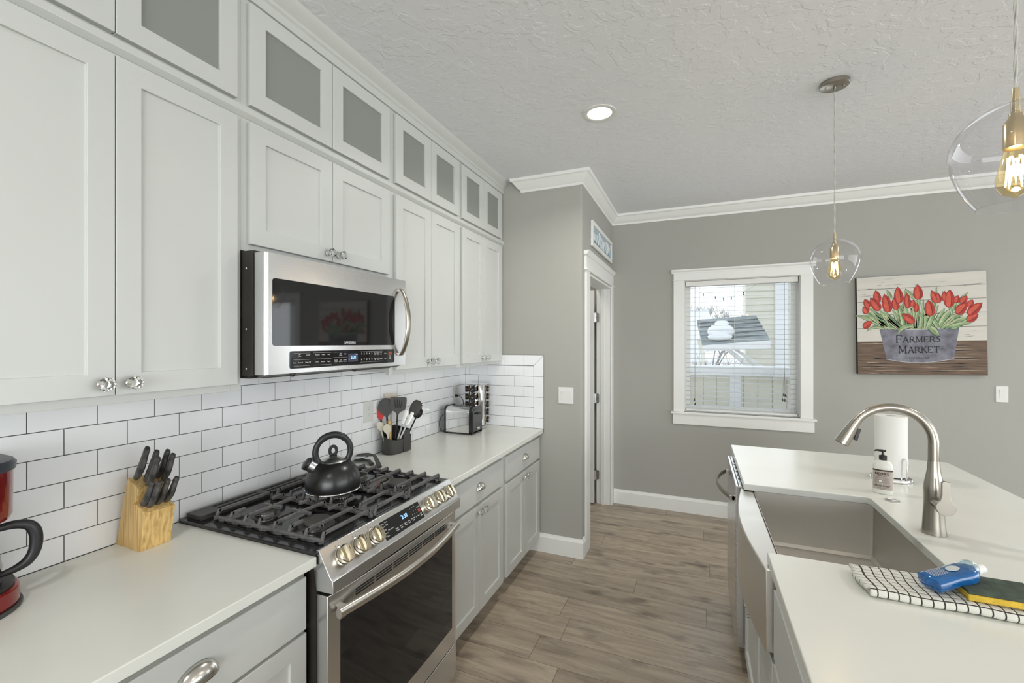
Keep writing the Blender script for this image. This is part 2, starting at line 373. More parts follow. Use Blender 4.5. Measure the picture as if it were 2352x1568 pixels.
# open living side: right and back walls with large openings made for the fill lights
m = M(); m.box(7.0, 7.14, -6.5, -3.4, 0, ZC); m.box(7.0, 7.14, 3.8, YF, 0, ZC); m.box(7.0, 7.14, -3.4, 3.8, 0, .5); m.box(7.0, 7.14, -3.4, 3.8, 2.69, ZC)
struct('wall_right', m, WALLM, doubles=False)
m = M(); m.box(-1.72, -1.2, -6.6, -6.46, 0, ZC); m.box(5.4, 7.1, -6.6, -6.46, 0, ZC); m.box(-1.2, 5.4, -6.6, -6.46, 0, .4); m.box(-1.2, 5.4, -6.6, -6.46, 2.55, ZC)
struct('wall_back', m, WALLM, doubles=False)

# crown moulding: pantry -> doorway wall -> far wall
prof = [(0, ZC - .095), (.010, ZC - .095), (.013, ZC - .078), (.022, ZC - .072), (.035, ZC - .055), (.055, ZC - .026), (.066, ZC - .020), (.070, ZC - .0), (0, ZC)]
m = M()
rings = []
rings.append([(-1.302 + (.07 - d) * 1.15, YP - d, z) for d, z in prof])
rings.append([(XP + d, YP - d, z) for d, z in prof])
m.loft(rings); struct('trim_1', m, TRIM, ang=25)
m = M().loft([[(XP + d, YP - d, z) for d, z in prof], [(XP + d, YF - d, z) for d, z in prof]]); struct('trim_2', m, TRIM, ang=25)
m = M().loft([[(XP + d, YF - d, z) for d, z in prof], [(7.0, YF - d, z) for d, z in prof]]); struct('trim_3', m, TRIM, ang=25)
# baseboards
bb = [(0, 0), (.016, 0), (.016, .112), (.012, .118), (.008, .134), (0, .136)]
def bbrun(name, a, b):
    m = M().loft([[a(d, z) for d, z in bb], [b(d, z) for d, z in bb]]); struct(name, m, TRIM, ang=25)
m = M()
cz = .016
rings = [[(-1.16, YP - d, z) for d, z in bb], [(XP - .006, YP - d, z) for d, z in bb], [(XP + d * .65, YP - d * .65 + 0, z) for d, z in bb], [(XP + d, YP + .008, z) for d, z in bb], [(XP + d, 3.19, z) for d, z in bb]]
m.loft(rings); struct('baseboard_pantry', m, TRIM, ang=25)
bbrun('baseboard_far', lambda d, z: (XP + .02, YF - d, z), lambda d, z: (7.0, YF - d, z))

# doorway casing + door leaf
d1 = bpy.data.objects.new('door_1', None); C.objects.link(d1); d1.location = (XP, 4.25, 0); d1['kind'] = 'structure'
m = M(); X0 = XP
m.box(X0, X0 + .018, 3.205, DY0 + .006, 0, 2.10); m.box(X0, X0 + .018, DY1 - .006, YF, 0, 2.10)
m.box(X0 - .131, X0 + .006, DY0 - .012, DY0 + .006, 0, DZ + .012); m.box(X0 - .131, X0 + .006, DY1 - .006, DY1 + .012, 0, DZ + .012); m.box(X0 - .131, X0 + .006, DY0, DY1, DZ - .012, DZ + .006)
m.box(X0 - .085, X0 - .05, DY1 - .018, DY1 - .004, 0, DZ)
m.box(X0, X0 + .018, 3.19, YF, 2.10, 2.205); m.box(X0, X0 + .026, 3.185, YF, 2.094, 2.108)
m.prism([(X0, 2.205), (X0 + .026, 2.205), (X0 + .032, 2.222), (X0 + .045, 2.236), (X0, 2.236)], 'y', 3.175, YF)
struct('door_casing', m, TRIM, d1, bevel=.002, doubles=False)
m = M()
lx0, lx1, ly0, ly1 = -1.79, -.912, 4.206, 4.240
m.box(lx0, lx1, ly0, ly1, .012, 2.06)
for z0, z1 in ((.22, .95), (1.08, 1.92)):
    m.prism([(lx0 + .13, z0), (lx1 - .13, z0), (lx1 - .13, z1), (lx0 + .13, z1)], 'y', ly0 - .004, ly0 - .0005)
struct('door_leaf', m, TRIM, d1, bevel=.002, doubles=False)
for z in (.28, 1.02, 1.80):
    m = M(); m.cyl((-.905, 4.222, z - .045), (-.905, 4.222, z + .045), .006, n=10)
    m.prism(rrect(-.903, -.868, z - .045, z + .045, .012), 'y', 4.238, 4.241)
    m.mi = 1
    for dx, dz in ((-.878, .03), (-.89, 0), (-.878, -.03)): m.cyl((dx, 4.2378, z + dz), (dx, 4.236, z + dz), .0035, n=8)
    struct('hinge', m, [STEEL, DARK], d1)
# pantry-room back side (so the doorway shows a room)
# ------------------------------------------------------------------ windows
def window(name, W, casing=True):
    r = bpy.data.objects.new(name, None); C.objects.link(r); r.location = (W[0], YF, W[2]); r['kind'] = 'structure'
    x0, x1, z0, z1 = W; m = M()
    m.box(x0 - .094, x0, YF - .018, YF, z0, z1 + .004); m.box(x1, x1 + .091, YF - .018, YF, z0, z1 + .004)
    m.box(x0 - .094, x1 + .091, YF - .018, YF, z1 + .004, z1 + .068)
    m.box(x0 - .100, x1 + .097, YF - .024, YF, z1, z1 + .008)
    m.prism([(YF, z1 + .066), (YF - .02, z1 + .066), (YF - .022, z1 + .078), (YF - .034, z1 + .09), (YF - .036, z1 + .102), (YF, z1 + .102)], 'x', x0 - .112, x1 + .109)
    m.box(x0 - .113, x1 + .113, YF - .04, YF + .02, z0 - .018, z0)
    m.box(x0 - .1, x1 + .1, YF - .018, YF, z0 - .115, z0 - .018)
    struct('window_casing', m, TRIM, r, bevel=.0015, doubles=False)
    m = M()
    for a in ((x0, x0 + .006, YF + .0005, YF + .0895, z0 + .0065, z1 - .0065), (x1 - .006, x1, YF + .0005, YF + .0895, z0 + .0065, z1 - .0065), (x0, x1, YF + .0005, YF + .0895, z1 - .006, z1), (x0, x1, YF + .0205, YF + .0895, z0, z0 + .006)): m.box(*a)
    for a in ((x0, x0 + .05), (x1 - .05, x1)): m.box(a[0], a[1], YF + .09, YF + .13, z0, z1)
    m.box(x0 + .0501, x1 - .0501, YF + .09, YF + .13, z0, z0 + .045); m.box(x0 + .0501, x1 - .0501, YF + .09, YF + .13, z1 - .045, z1)
    struct('window_frame', m, WHITEP, r, bevel=.0015, doubles=False)
    struct('window_pane', M().box(x0 + .049, x1 - .049, YF + .107, YF + .111, z0 + .044, z1 - .044), PANE, r)
window('window_1', W1); window('window_2', W2)

SLAT = mat('white_blind_slat', (.56, .57, .57), .4)
def blind(W, label, n=26):
    x0, x1, z0, z1 = W
    r = thing('window_blind', label, 'window blind', ((x0 + x1) / 2, YF + .04, z0))
    obj('headrail', M().box(x0 + .012, x1 - .012, YF + .008, YF + .066, z1 - .052, z1 - .008), WHITEP, r, bevel=.002)
    m = M(); zb = z0 + .03
    for i in range(n):
        z = zb + .03 + i * (z1 - .07 - zb - .03) / (n - 1)
        m.hexa([(x0 + .016, YF + .020, z - .0018), (x1 - .016, YF + .020, z - .0018), (x1 - .016, YF + .055, z + .0012), (x0 + .016, YF + .055, z + .0012),
                (x0 + .016, YF + .020, z + .0006), (x1 - .016, YF + .020, z + .0006), (x1 - .016, YF + .055, z + .0036), (x0 + .016, YF + .055, z + .0036)])
    obj('slats', m, SLAT, r, doubles=False)
    m = M(); m.box(x0 + .016, x1 - .016, YF + .014, YF + .062, z0 + .008, z0 + .026); obj('bottom_rail', m, WHITEP, r, bevel=.003)
    m = M()
    L = x1 - x0
    for fx in (.145, .46, .80):
        for yy in (YF + .013, YF + .063): m.cyl((x0 + L * fx, yy, z0 + .026), (x0 + L * fx, yy, z1 - .05), .0012, n=6)
    obj('ladder_cord', m, PLATEM, r)
    CORD = PLATEM
    GC = mat('grey_cord', (.25, .25, .24), .7); TS = mat('dark_tassel', (.05, .045, .04), .5); m = M()
    for fx, zz in ((.092, .125), (.10, .085)):
        obj('pull_cord', M().cyl((x0 + L * fx, YF + .006, z0 + zz), (x0 + L * fx, YF + .006, z1 - .05), .0013, n=6), GC, r)
        obj('tassel', M().cyl((x0 + L * fx, YF + .006, z0 + zz), (x0 + L * fx, YF + .006, z0 + zz - .022), .004, .0075, n=8), TS, r)
    for fx, zz in ((.872, .20), (.886, .195), (.862, .155), (.88, .152)):
        obj('pull_cord', M().cyl((x0 + L * fx, YF + .006, z0 + zz), (x0 + L * .876, YF + .006, z0 + .42), .0013, n=6), GC, r)
        obj('tassel', M().cyl((x0 + L * fx, YF + .006, z0 + zz), (x0 + L * fx, YF + .006, z0 + zz - .022), .004, .0075, n=8), TS, r)
    m.cyl((x0 + L * .876, YF + .006, z0 + .42), (x0 + L * .876, YF + .006, z1 - .05), .002, n=6)
    obj('pull_cord', m, GC, r)
blind(W1, 'white slatted blind open in the window above the floor, left of the tulip canvas')
blind(W2, 'white slatted blind open in the far window right of the tulip canvas', 26)

# ------------------------------------------------------------------ backsplash tile (real tiles over grout)
T = .0778; T0 = .6056
m = M(); g = M()
def tile_x(y0, y1, z0, z1):   # on left wall
    j = .0012
    m.box(XW - .006, XW + .0005, y0 + j, y1 - j, z0 + j, z1 - j)
g.box(XW - .008, XW - .0012, -1.2, YP, ZT - .03, 1.62)
for k in range(9):
    z0 = ZT + k * T; z1 = z0 + T; n0 = -25 if k % 2 == 0 else -24
    n = n0
    while True:
        y0 = T0 + n * T; y1 = y0 + 2 * T
        if y0 >= YP - .008: break
        ym = min(y1, YP - .007)
        if (k >= 7) and not (y1 > .98 and y0 < 1.79): n += 2; continue
        if y0 > -1.2 and (k < 7): tile_x(y0, ym, z0, z1)
        elif k >= 7: tile_x(max(y0, .985), min(y1, 1.775), z0, z1)
        n += 2
# pantry side
XE = -1.0505
pg = YP - .008
g.box(XW, XE - .001, YP - .007, YP, ZT - .03, 1.4635)
def tile_p(x0, x1, z0, z1):
    j = .0012
    if x1 - x0 > .006: m.box(x0 + j, x1 - j, YP - .0085, YP - .002, z0 + j, z1 - j)
XT = XE - T
for k in range(7):
    z0 = ZT + k * T; z1 = z0 + T
    first = -1.208 if k % 2 == 1 else -1.285
    if k == 6: z1 = 1.384 + 0.0
    x = first; tile_p(x, XT, z0, z1)
    while x > XW:
        tile_p(max(x - 2 * T, XW + .001), x, z0, z1); x -= 2 * T
zt0, zt1 = 1.384, 1.4635
x = -1.208
tile_p(x - 2 * T, x, zt0, zt1); tile_p(x - 4 * T, x - 2 * T, zt0, zt1)
j = .0012
m.prism([(x + j, zt0 + j), (XT - j * .4, zt0 + j), (XE - 2 * j, zt1 - j), (x + j, zt1 - j)], 'y', YP - .0085, YP - .002)
zz = [ZT, ZT + T, ZT + 3 * T, ZT + 5 * T]
for a, b in zip(zz, zz[1:]): tile_p(XT, XE, a, b)
m.prism([(XT + j, zz[-1] + j), (XE - j, zz[-1] + j), (XE - j, zt1 - 2 * j), (XT + j, zt0)], 'y', YP - .0085, YP - .002)
r = bpy.data.objects.new('wall_backsplash', None); C.objects.link(r); r.location = (XW, YP, ZT); r['kind'] = 'structure'
struct('tiles', m, TILE, r, bevel=.0012, seg=2, doubles=False)
struct('grout', g, GROUT, r, doubles=False)

# ------------------------------------------------------------------ cabinets
def fdoor(name, xf, y0, y1, z0, z1, parent, st=.056, th=.02, glass=False, rec=.009, sgn=1, slab=False, pane=None, label=None):
    """front facing +x when sgn=1, -x when -1; xf is the front face"""
    m = M(); xb = xf - sgn * th
    if slab:
        m.box(min(xf, xb), max(xf, xb), y0, y1, z0, z1)
        return obj(name, m, CAB, parent, bevel=.0022)
    o = [(y0, z0), (y1, z0), (y1, z1), (y0, z1)]; i = [(y0 + st, z0 + st), (y1 - st, z0 + st), (y1 - st, z1 - st), (y0 + st, z1 - st)]
    def R(pp, x): return [m.v((x, a, b)) for a, b in pp]
    OF = R(o, xf); OB = R(o, xb); IF = R(i, xf); IR = R(i, xf - sgn * rec) if not glass else R(i, xb)
    for k in range(4):
        n = (k + 1) % 4
        m.f([OF[k], OF[n], IF[n], IF[k]]); m.f([OF[k], OF[n], OB[n], OB[k]]); m.f([IF[k], IF[n], IR[n], IR[k]])
        if glass: m.f([OB[k], OB[n], IR[n], IR[k]])
    if not glass: m.f(IR); m.f(OB)
    d = obj(name, m, CAB, parent, bevel=.0014)
    if glass:
        q = M().box(min(xb, xf) + .006, min(xb, xf) + .010, i[0][0] - .004, i[1][0] + .004, i[0][1] - .004, i[2][1] + .004)
        obj('glass_pane', q, FROST, d)
    return d
def knob(x, y, z, parent, sgn=1):
    R = rotY(sgn * PI / 2)
    m = M(); m.lathe([(.0, 0), (.010, 0), (.010, .003), (.006, .006), (.006, .014), (.009, .016), (0, .016)], (x, y, z), 14, R)
    m.mi = 1
    m.lathe([(.0, .0155), (.008, .0155), (.013, .020), (.0185, .026), (.0175, .031), (.011, .036), (0, .0365)], (x, y, z), 8, R)
    return obj('knob', m, [CHROME, CRYSTAL], parent, ang=10, smooth=True)
def cup_pull(x, y, z, parent, a=.042, b=.022, c=.024, sgn=1):
    m = M()
    def fn(u, v):
        ph = PI * u; t = PI / 2 * v
        return (x + sgn * c * math.sin(t) * (1 if True else 1), y + a * math.cos(ph) * math.cos(t), z + b * math.sin(ph) * math.cos(t) * 1.0 - 0)
    def fn2(u, v):
        ph = PI * u; t = PI / 2 * v
        return (x + sgn * c * math.sin(ph) ** .8 * math.sin(t) if 0 < u < 1 else x, y + a * math.cos(ph), z - .012 + (b + .012) * math.sin(ph) * math.cos(t))
    m.grid(fn2, 20, 8)
    o = obj('cup_pull', m, NICKEL_B, parent, solid=.0018, ang=80)
    return o
NICKEL_B = mat('satin_nickel_pull', (.62, .60, .56), .2, 1, rvar=.04)
XFR = -1.39; XDR = -1.37; XB = XW + .002
def carcass(m, y0, y1, z0, z1, xb, xf, t=.018, shelf=False):
    m.box(xb, xb + .006, y0, y1, z0, z1)
    m.box(xb + .006, xf - .02, y0, y0 + t, z0, z1); m.box(xb + .006, xf - .02, y1 - t, y1, z0, z1)
    m.box(xb + .006, xf - .02, y0 + t, y1 - t, z0, z0 + t); m.box(xb + .006, xf - .02, y0 + t, y1 - t, z1 - t, z1)
def face_frame(m, y0, y1, z0, z1, xf, sl, sr, rb, rt):
    m.box(xf - .02, xf, y0, y0 + sl, z0, z1); m.box(xf - .02, xf, y1 - sr, y1, z0, z1)
    m.box(xf - .02, xf, y0 + sl, y1 - sr, z0, z0 + rb); m.box(xf - .02, xf, y0 + sl, y1 - sr, z1 - rt, z1)
UP = [  # frame y0,y1, door y0, mid, y1, bottom z of frame, door bottom z, knob y's, labels
    (.300, .994, .322, .6465, .971, 1.398, 1.421, 'tall white double-door wall cabinet left of the microwave', 'glass-front white upper cabinet nearest the camera, above the tall double doors'),
    (.994, 1.755, 1.016, 1.3745, 1.737, 1.862, 1.885, 'short white double-door cabinet directly above the microwave', 'glass-front white upper cabinet above the microwave column'),
    (1.755, 2.432, 1.787, 2.0965, 2.412, 1.398, 1.421, 'tall white double-door wall cabinet right beside the microwave', 'glass-front white upper cabinet second from the grey wall end'),
    (2.432, 3.118, 2.456, 2.762, 3.066, 1.398, 1.421, 'tall white double-door wall cabinet at the far end against the grey wall', 'glass-front white upper cabinet at the far end by the crown moulding gap'),
]
for (y0, y1, a, mid, b, zb, db, lb, lt) in UP:
    r = thing('wall_cabinet', lb, 'cabinet', (XW, (y0 + y1) / 2, zb), 'tall wall cabinets under the glass row')
    m = M(); m.box(XB, XFR - .02, y0, y1, zb + .012, 2.305); face_frame(m, y0, y1, zb, 2.318, XFR, a - y0 + .012, y1 - b + .012, db - zb + .012, .035)
    obj('cabinet_body', m, CAB, r, bevel=.001, doubles=False)
    for q0, q1, ky in ((a, mid - .0012, mid - .030), (mid + .0012, b, mid + .030)):
        d = fdoor('door', XDR, q0, q1, db, 2.292, r)
        knob(XDR + .0003, ky, db + .031, d)
    r2 = thing('glass_cabinet', lt, 'cabinet', (XW, (y0 + y1) / 2, 2.32), 'glass-front cabinets along the ceiling')
    m = M(); carcass(m, y0, y1, 2.320, 2.742, XB, XFR); face_frame(m, y0, y1, 2.320, 2.742, XFR, a - y0 + .012, y1 - b + .012, .040, .064)
    obj('cabinet_body', m, CAB, r2, bevel=.001, doubles=False)
    for q0, q1, h in ((a, mid - .0012, q0 if False else a), (mid + .0012, b, b)):
        d = fdoor('door', XDR, q0, q1, 2.348, 2.690, r2, glass=True)
        s = 1 if h == a else -1
        hm = M().box(XDR - .05, XDR - .0215, h + s * .028 - .012, h + s * .028 + .014, 2.585, 2.63); obj('hinge', hm, STEEL, d, bevel=.003)
m = M(); m.box(XFR - .004, XFR + .016, .298, 3.1195, 2.3185, 2.336)
m2 = M().prism([(XFR + .0005, 2.303), (XFR + .008, 2.309), (XFR + .016, 2.3175), (XFR + .016, 2.336), (XFR + .0005, 2.336)], 'y', .298, 3.1195)
m.bm.free(); struct('trim_4', m2, CAB, bevel=.001)
m = M().prism([(XFR + .0005, 2.704), (XFR + .012, 2.704), (XFR + .012, 2.735), (XFR + .02, 2.742), (XFR + .022, 2.752), (XFR + .034, 2.762), (XFR + .052, 2.776), (XFR + .060, ZC), (XB, ZC), (XB, 2.744), (XFR + .0005, 2.744)], 'y', .298, 3.117)
struct('trim_5', m, CAB, ang=25)

# base cabinets on the left run (front faces +x)
XBF = -1.097; XBD = -1.076
def base_cab(label, y0, y1, d0, d1, sink=False):
    r = thing('base_cabinet', label, 'cabinet', (XW, (y0 + y1) / 2, 0), 'white base cabinets along the tiled wall')
    m = M(); m.box(XB, XBF, y0, y1, .105, .882); m.box(XB, -1.165, y0, y1, 0, .105)
    obj('cabinet_body', m, CAB, r, bevel=.001, doubles=False)
    return r
r = base_cab('white base cabinet left of the range with a wide drawer and nickel cup pull', -.53, .986, .345, .976)
d = fdoor('drawer', XBD, .345, .976, .700, .857, r, slab=True); cup_pull(XBD, .662, .783, d, a=.048, b=.026, c=.03)
fdoor('door', XBD, .345, .6595, .11, .690, r); fdoor('door', XBD, .6615, .976, .11, .690, r)
r = base_cab('white base cabinet right of the range with a cup-pull drawer over two doors', 1.768, 2.452, 0, 0)
d = fdoor('drawer', XBD, 1.808, 2.428, .702, .855, r, slab=True); cup_pull(XBD, 2.118, .783, d)
for q0, q1, ky in ((1.808, 2.1165, 2.088), (2.1195, 2.428, 2.148)):
    d = fdoor('door', XBD, q0, q1, .11, .684, r); knob(XBD, ky, .655, d)
r = base_cab('white base cabinet at the far end touching the grey wall, drawer over two doors', 2.452, 3.104, 0, 0)
d = fdoor('drawer', XBD, 2.482, 3.098, .702, .855, r, slab=True); cup_pull(XBD, 2.79, .783, d)
for q0, q1, ky in ((2.482, 2.7885, 2.76), (2.7915, 3.098, 2.82)):
    d = fdoor('door', XBD, q0, q1, .11, .684, r); knob(XBD, ky, .655, d)
# worktops
m = M().box(XW + .0015, -1.051, -.55, .9915, .884, ZT)
tag(obj('worktop', m, QUARTZ, bevel=.003), 'white quartz worktop left of the range, under the knife block and coffee maker', 'worktop')
m = M().box(XW + .0015, -1.051, 1.7645, YP - .0095, .884, ZT)
tag(obj('worktop', m, QUARTZ, bevel=.003), 'white quartz worktop right of the range, under the toaster and utensil caddy', 'worktop')

# ------------------------------------------------------------------ microwave
r = thing('microwave', 'stainless over-the-range microwave with dark window and bowed vertical handle', 'microwave', (XW, 1.37, 1.44))
m = M(); m.box(XB, -1.333, .9965, 1.750, 1.447, 1.858); m.box(XB + .05, -1.37, 1.01, 1.74, 1.436, 1.447)
m.mi = 1
for z in (1.80, 1.60, 1.47): m.cyl((-1.365, .9965, z), (-1.365, .9945, z), .004, n=8)
obj('microwave_body', m, [DARKSIDE, STEEL], r, bevel=.002, doubles=False)
m = M(); m.prism([(-1.43, 1.4365), (-1.34, 1.4365), (-1.34, 1.446), (-1.43, 1.446)], 'y', 1.04, 1.70)
m.ball((-1.30, 1.12, 1.446), .010, n=10, m=6); m.ball((-1.30, 1.42, 1.446), .010, n=10, m=6)
m.prism([(-1.333, 1.440), (-1.295, 1.452), (-1.333, 1.452)], 'y', 1.01, 1.74); obj('vent_grille', m, DARKSIDE, r, doubles=False)
# door slab with rounded vertical edges, slightly bowed front
XM = -1.2795
def mwx(y): return XM
outl = [(-1.331, 1.000), (-1.290, 1.000)] + arc(-1.2995, 1.018, .018, -60, 0, 5)[1:] 
outl = [(-1.331, .999)] + [(-1.2915 + .012 * math.sin(math.radians(t)), 1.011 - .012 * math.cos(math.radians(t))) for t in range(0, 91, 15)] + [(XM, 1.737), (-1.284, 1.742), (-1.331, 1.742)]
m = M().prism(outl, 'z', 1.450, 1.8505)
m.box(-1.333, -1.2975, 1.000, 1.0005, 1.45, 1.45)
door = obj('front_door', m, STEELH, r, bevel=.0012, ang=30)
m = M(); g0 = rrect(1.024, 1.655, 1.545, 1.768, .010); m.prism(g0, 'x', XM - .001, XM + .0012); obj('window_glass', m, BLACKG, door)
m = M(); m.box(-1.3335, -1.306, .9985, .9998, 1.455, 1.846); m.bm.free()
m = M(); m.prism(rrect(1.090, 1.652, 1.466, 1.5265, .008), 'x', XM - .001, XM + .0012); pan = obj('control_panel', m, BLACKG, door)
LEG = mat('panel_legend', (.62, .62, .62), .5, emis=(.6, .6, .6), es=.12); BLUE = mat('blue_led_digits', (.1, .3, 1), .5, emis=(.35, .62, 1), es=1.5); DISP = mat('display_window', (.06, .07, .10), .2)
RED = mat('red_legend', (.35, .07, .04), .5)
m = M(); xx = XM + .0015; U = (0, 1, 0); Wv = (0, 0, 1)
def tx(s, y, z, sz=.0052, mi=0, **k):
    m.mi = mi; text(m, s, (xx, y, z), U, Wv, sz, **k)
rows = [(1.130, ['Set', 'Timer'], 1.513), (1.166, ['On/Off'], 1.510), (1.208, ['Popcorn'], 1.510), (1.236, ['Potato'], 1.510), (1.262, ['Pizza'], 1.510), (1.322, ['Melt', 'Soften'], 1.512), (1.345, ['Sauté'], 1.510),
        (1.108, ['Vent'], 1.484), (1.134, ['4 Speed'], 1.484), (1.166, ['Delay Off'], 1.484), (1.206, ['Cook'], 1.484), (1.234, ['Reheat'], 1.484), (1.262, ['Veggies'], 1.484), (1.298, ['Favorite', 'Cook'], 1.487), (1.322, ['Auto', 'Defrost'], 1.487), (1.345, ['1 Pound', 'Defrost'], 1.487),
        (1.522, ['Power', 'Level'], 1.510), (1.541, ['Kitchen', 'Timer'], 1.510), (1.559, ['+30', 'Sec'], 1.510), (1.522, ['Option', 'Set'], 1.487), (1.541, ['Time', 'Zone'], 1.487), (1.559, ['Option'], 1.485), (1.588, ['Clock'], 1.507), (1.588, ['Light'], 1.485), (1.620, ['STOP', 'OFF'], 1.495), (1.620, ['START'], 1.482)]
for y, ls, z in rows:
    for i, s in enumerate(ls): tx(s, y, z - i * .006, .0060, bold=.01)
for i, dgt in enumerate('12345'): tx(dgt, 1.438 + i * .0155, 1.507, .011, bold=.01)
for i, dgt in enumerate('67890'): tx(dgt, 1.438 + i * .0155, 1.483, .011, bold=.01)
for a, b, z in ((1.105, 1.175, 1.519), (1.19, 1.275, 1.519), (1.285, 1.358, 1.519), (1.105, 1.175, 1.496), (1.19, 1.275, 1.496), (1.285, 1.358, 1.499), (1.105, 1.175, 1.474), (1.19, 1.275, 1.474), (1.43, 1.57, 1.5185), (1.43, 1.57, 1.475)):
    m.mi = 0; m.box(XM + .0012, XM + .0015, a, b, z, z + .0005)
m.mi = 3; m.box(XM + .0012, XM + .0015, 1.61, 1.632, 1.502, 1.515)
m.mi = 1; m.box(XM + .0012, XM + .0014, 1.362, 1.416, 1.4795, 1.5125)
tx('2:31', 1.390, 1.491, .018, 2, bold=.01); tx('PM', 1.367, 1.488, .0045, 2); tx('Clock', 1.408, 1.507, .0045, 2)
obj('panel_legend', m, [LEG, DISP, BLUE, RED], pan, smooth=False, doubles=False)
m = M(); text(m, 'SAMSUNG', (XM + .0015, 1.372, 1.5515), U, Wv, .0135, bold=.03); obj('maker_name', m, mat('name_silver', (.6, .6, .6), .4, .3), door, smooth=False, doubles=False)
# bowed handle
m = M(); pts = []
for i in range(25):
    t = i / 24; z = 1.497 + (1.806 - 1.497) * t; s = math.sin(PI * t) ** .75
    pts.append((XM + .006 + .048 * s, 1.692 - .004 * s, z))
rg = []
for i, p in enumerate(pts):
    w = .0135; d = .009
    rg.append([(p[0] + d * math.cos(a), p[1] + w * math.sin(a), p[2]) for a in [k * PI / 6 for k in range(12)]])
m.loft(rg); m.box(XM, XM + .010, 1.681, 1.703, 1.497, 1.508); m.box(XM, XM + .010, 1.681, 1.703, 1.795, 1.806)
obj('handle', m, NICKEL, door, doubles=False)

# ------------------------------------------------------------------ gas range
R0, R1 = .9965, 1.753; RM = (R0 + R1) / 2
r = thing('gas_range', 'stainless slide-in gas range with black cast iron grates and six front knobs', 'range', (XW, RM, 0))
m = M(); m.box(XB + .005, -1.060, R0 + .002, R1 - .002, .09, .905)
for y in (R0 + .05, R1 - .09):
    for x in (-1.60, -1.12): m.box(x, x + .04, y, y + .04, 0, .09)
obj('range_body', m, DARKSIDE, r, doubles=False)
m = M(); m.box(XW + .010, -1.052, R0 - .010, R1 + .010, .9155, .9265)
top = obj('cooktop', m, ENAMEL, r, bevel=.003)
# recessed burner pans
m = M(); m.prism(rrect(-1.635, -1.078, R0 + .02, R1 - .02, .02), 'z', .9266, .9276); obj('burner_tray', m, ENAMEL, top)
# rear vent trim
m = M(); m.box(-1.690, -1.612, R0 + .012, R1 - .012, .927, .943); m.mi = 1
for a in (0, 1, 2):
    y0 = R0 + .09 + a * .20
    for x in (-1.675, -1.645): m.box(x, x + .013, y0, y0 + .175, .9428, .9436)
obj('rear_vent', m, [mat('vent_trim_black', (.05, .048, .045), .4), DARK], r, bevel=.002, doubles=False)
# control panel: slanted
pp = [(-1.058, .9300), (-1.049, .9315), (-1.002, .8565), (-.992, .848), (-.990, .810), (-1.058, .806), (-1.075, .90)]
m = M().prism(pp, 'y', R0 - .001, R1 + .001); cp = obj('control_panel', m, STEELH, r, bevel=.002)
nd = Vector((.075, 0, .047)).normalized(); ud = Vector((-.047, 0, .075)).normalized()
def P_(y, s, h=0):   # s = along slope from bottom (0) to top (.0885)
    b = Vector((-1.002, y, .8565)); return b + ud * s + nd * h
m = M(); q = [P_(1.256, .004, .0004), P_(1.488, .004, .0004), P_(1.488, .070, .0004), P_(1.256, .070, .0004)]
m.hexa([P_(1.256, .003, -.001), P_(1.488, .003, -.001), P_(1.488, .070, -.001), P_(1.256, .070, -.001), P_(1.256, .003, .001), P_(1.488, .003, .001), P_(1.488, .070, .001), P_(1.256, .070, .001)])
dp = obj('display_panel', m, BLACKG, cp)
m = M()
def tr(s, y, t, sz=.006, mi=0, **k):
    m.mi = mi; text(m, s, P_(y, t, .0014), (0, 1, 0), ud, sz, **k)
tr('2:32', 1.386, .040, .020, 2, bold=.02); tr('AM', 1.366, .052, .006, 2)
for i, dd in enumerate('123'): tr(dd, 1.428 + .014 * i, .057, .007)
for i, dd in enumerate('456'): tr(dd, 1.428 + .014 * i, .044, .007)
for i, dd in enumerate('789'): tr(dd, 1.428 + .014 * i, .031, .007)
for s, y, t in (('Clock', 1.266, .058), ('Timer', 1.285, .060), ('Cook', 1.266, .048), ('Bake', 1.285, .050), ('Broil', 1.268, .036), ('Convection', 1.296, .030), ('Warm', 1.268, .024), ('Clean', 1.27, .013),
                ('Power', 1.325, .020), ('Bread', 1.325, .013), ('Oven', 1.350, .021), ('Light', 1.350, .014), ('Kitchen', 1.375, .021), ('Timer', 1.375, .014), ('Time', 1.398, .021), ('Cook', 1.398, .014),
                ('Favorite', 1.424, .021), ('Cook', 1.424, .014), ('0', 1.442, .019), ('Start', 1.458, .019), ('Off', 1.476, .021), ('Clear', 1.476, .014), ('STOP', 1.474, .049)): tr(s, y, t, .0065, bold=.012)
m.mi = 3; a = P_(1.467, .032, .0012); b2 = P_(1.482, .032, .0012); c2 = P_(1.482, .043, .0012); d2 = P_(1.467, .043, .0012); m.poly([a, b2, c2, d2])
obj('panel_legend', m, [LEG, DISP, BLUE, RED], dp, smooth=False, doubles=False)
Rn = Matrix((ud.cross(nd), ud, nd)).transposed()
KN = mat('polished_nickel_knob', (.62, .57, .46), .14, 1, rvar=.01)
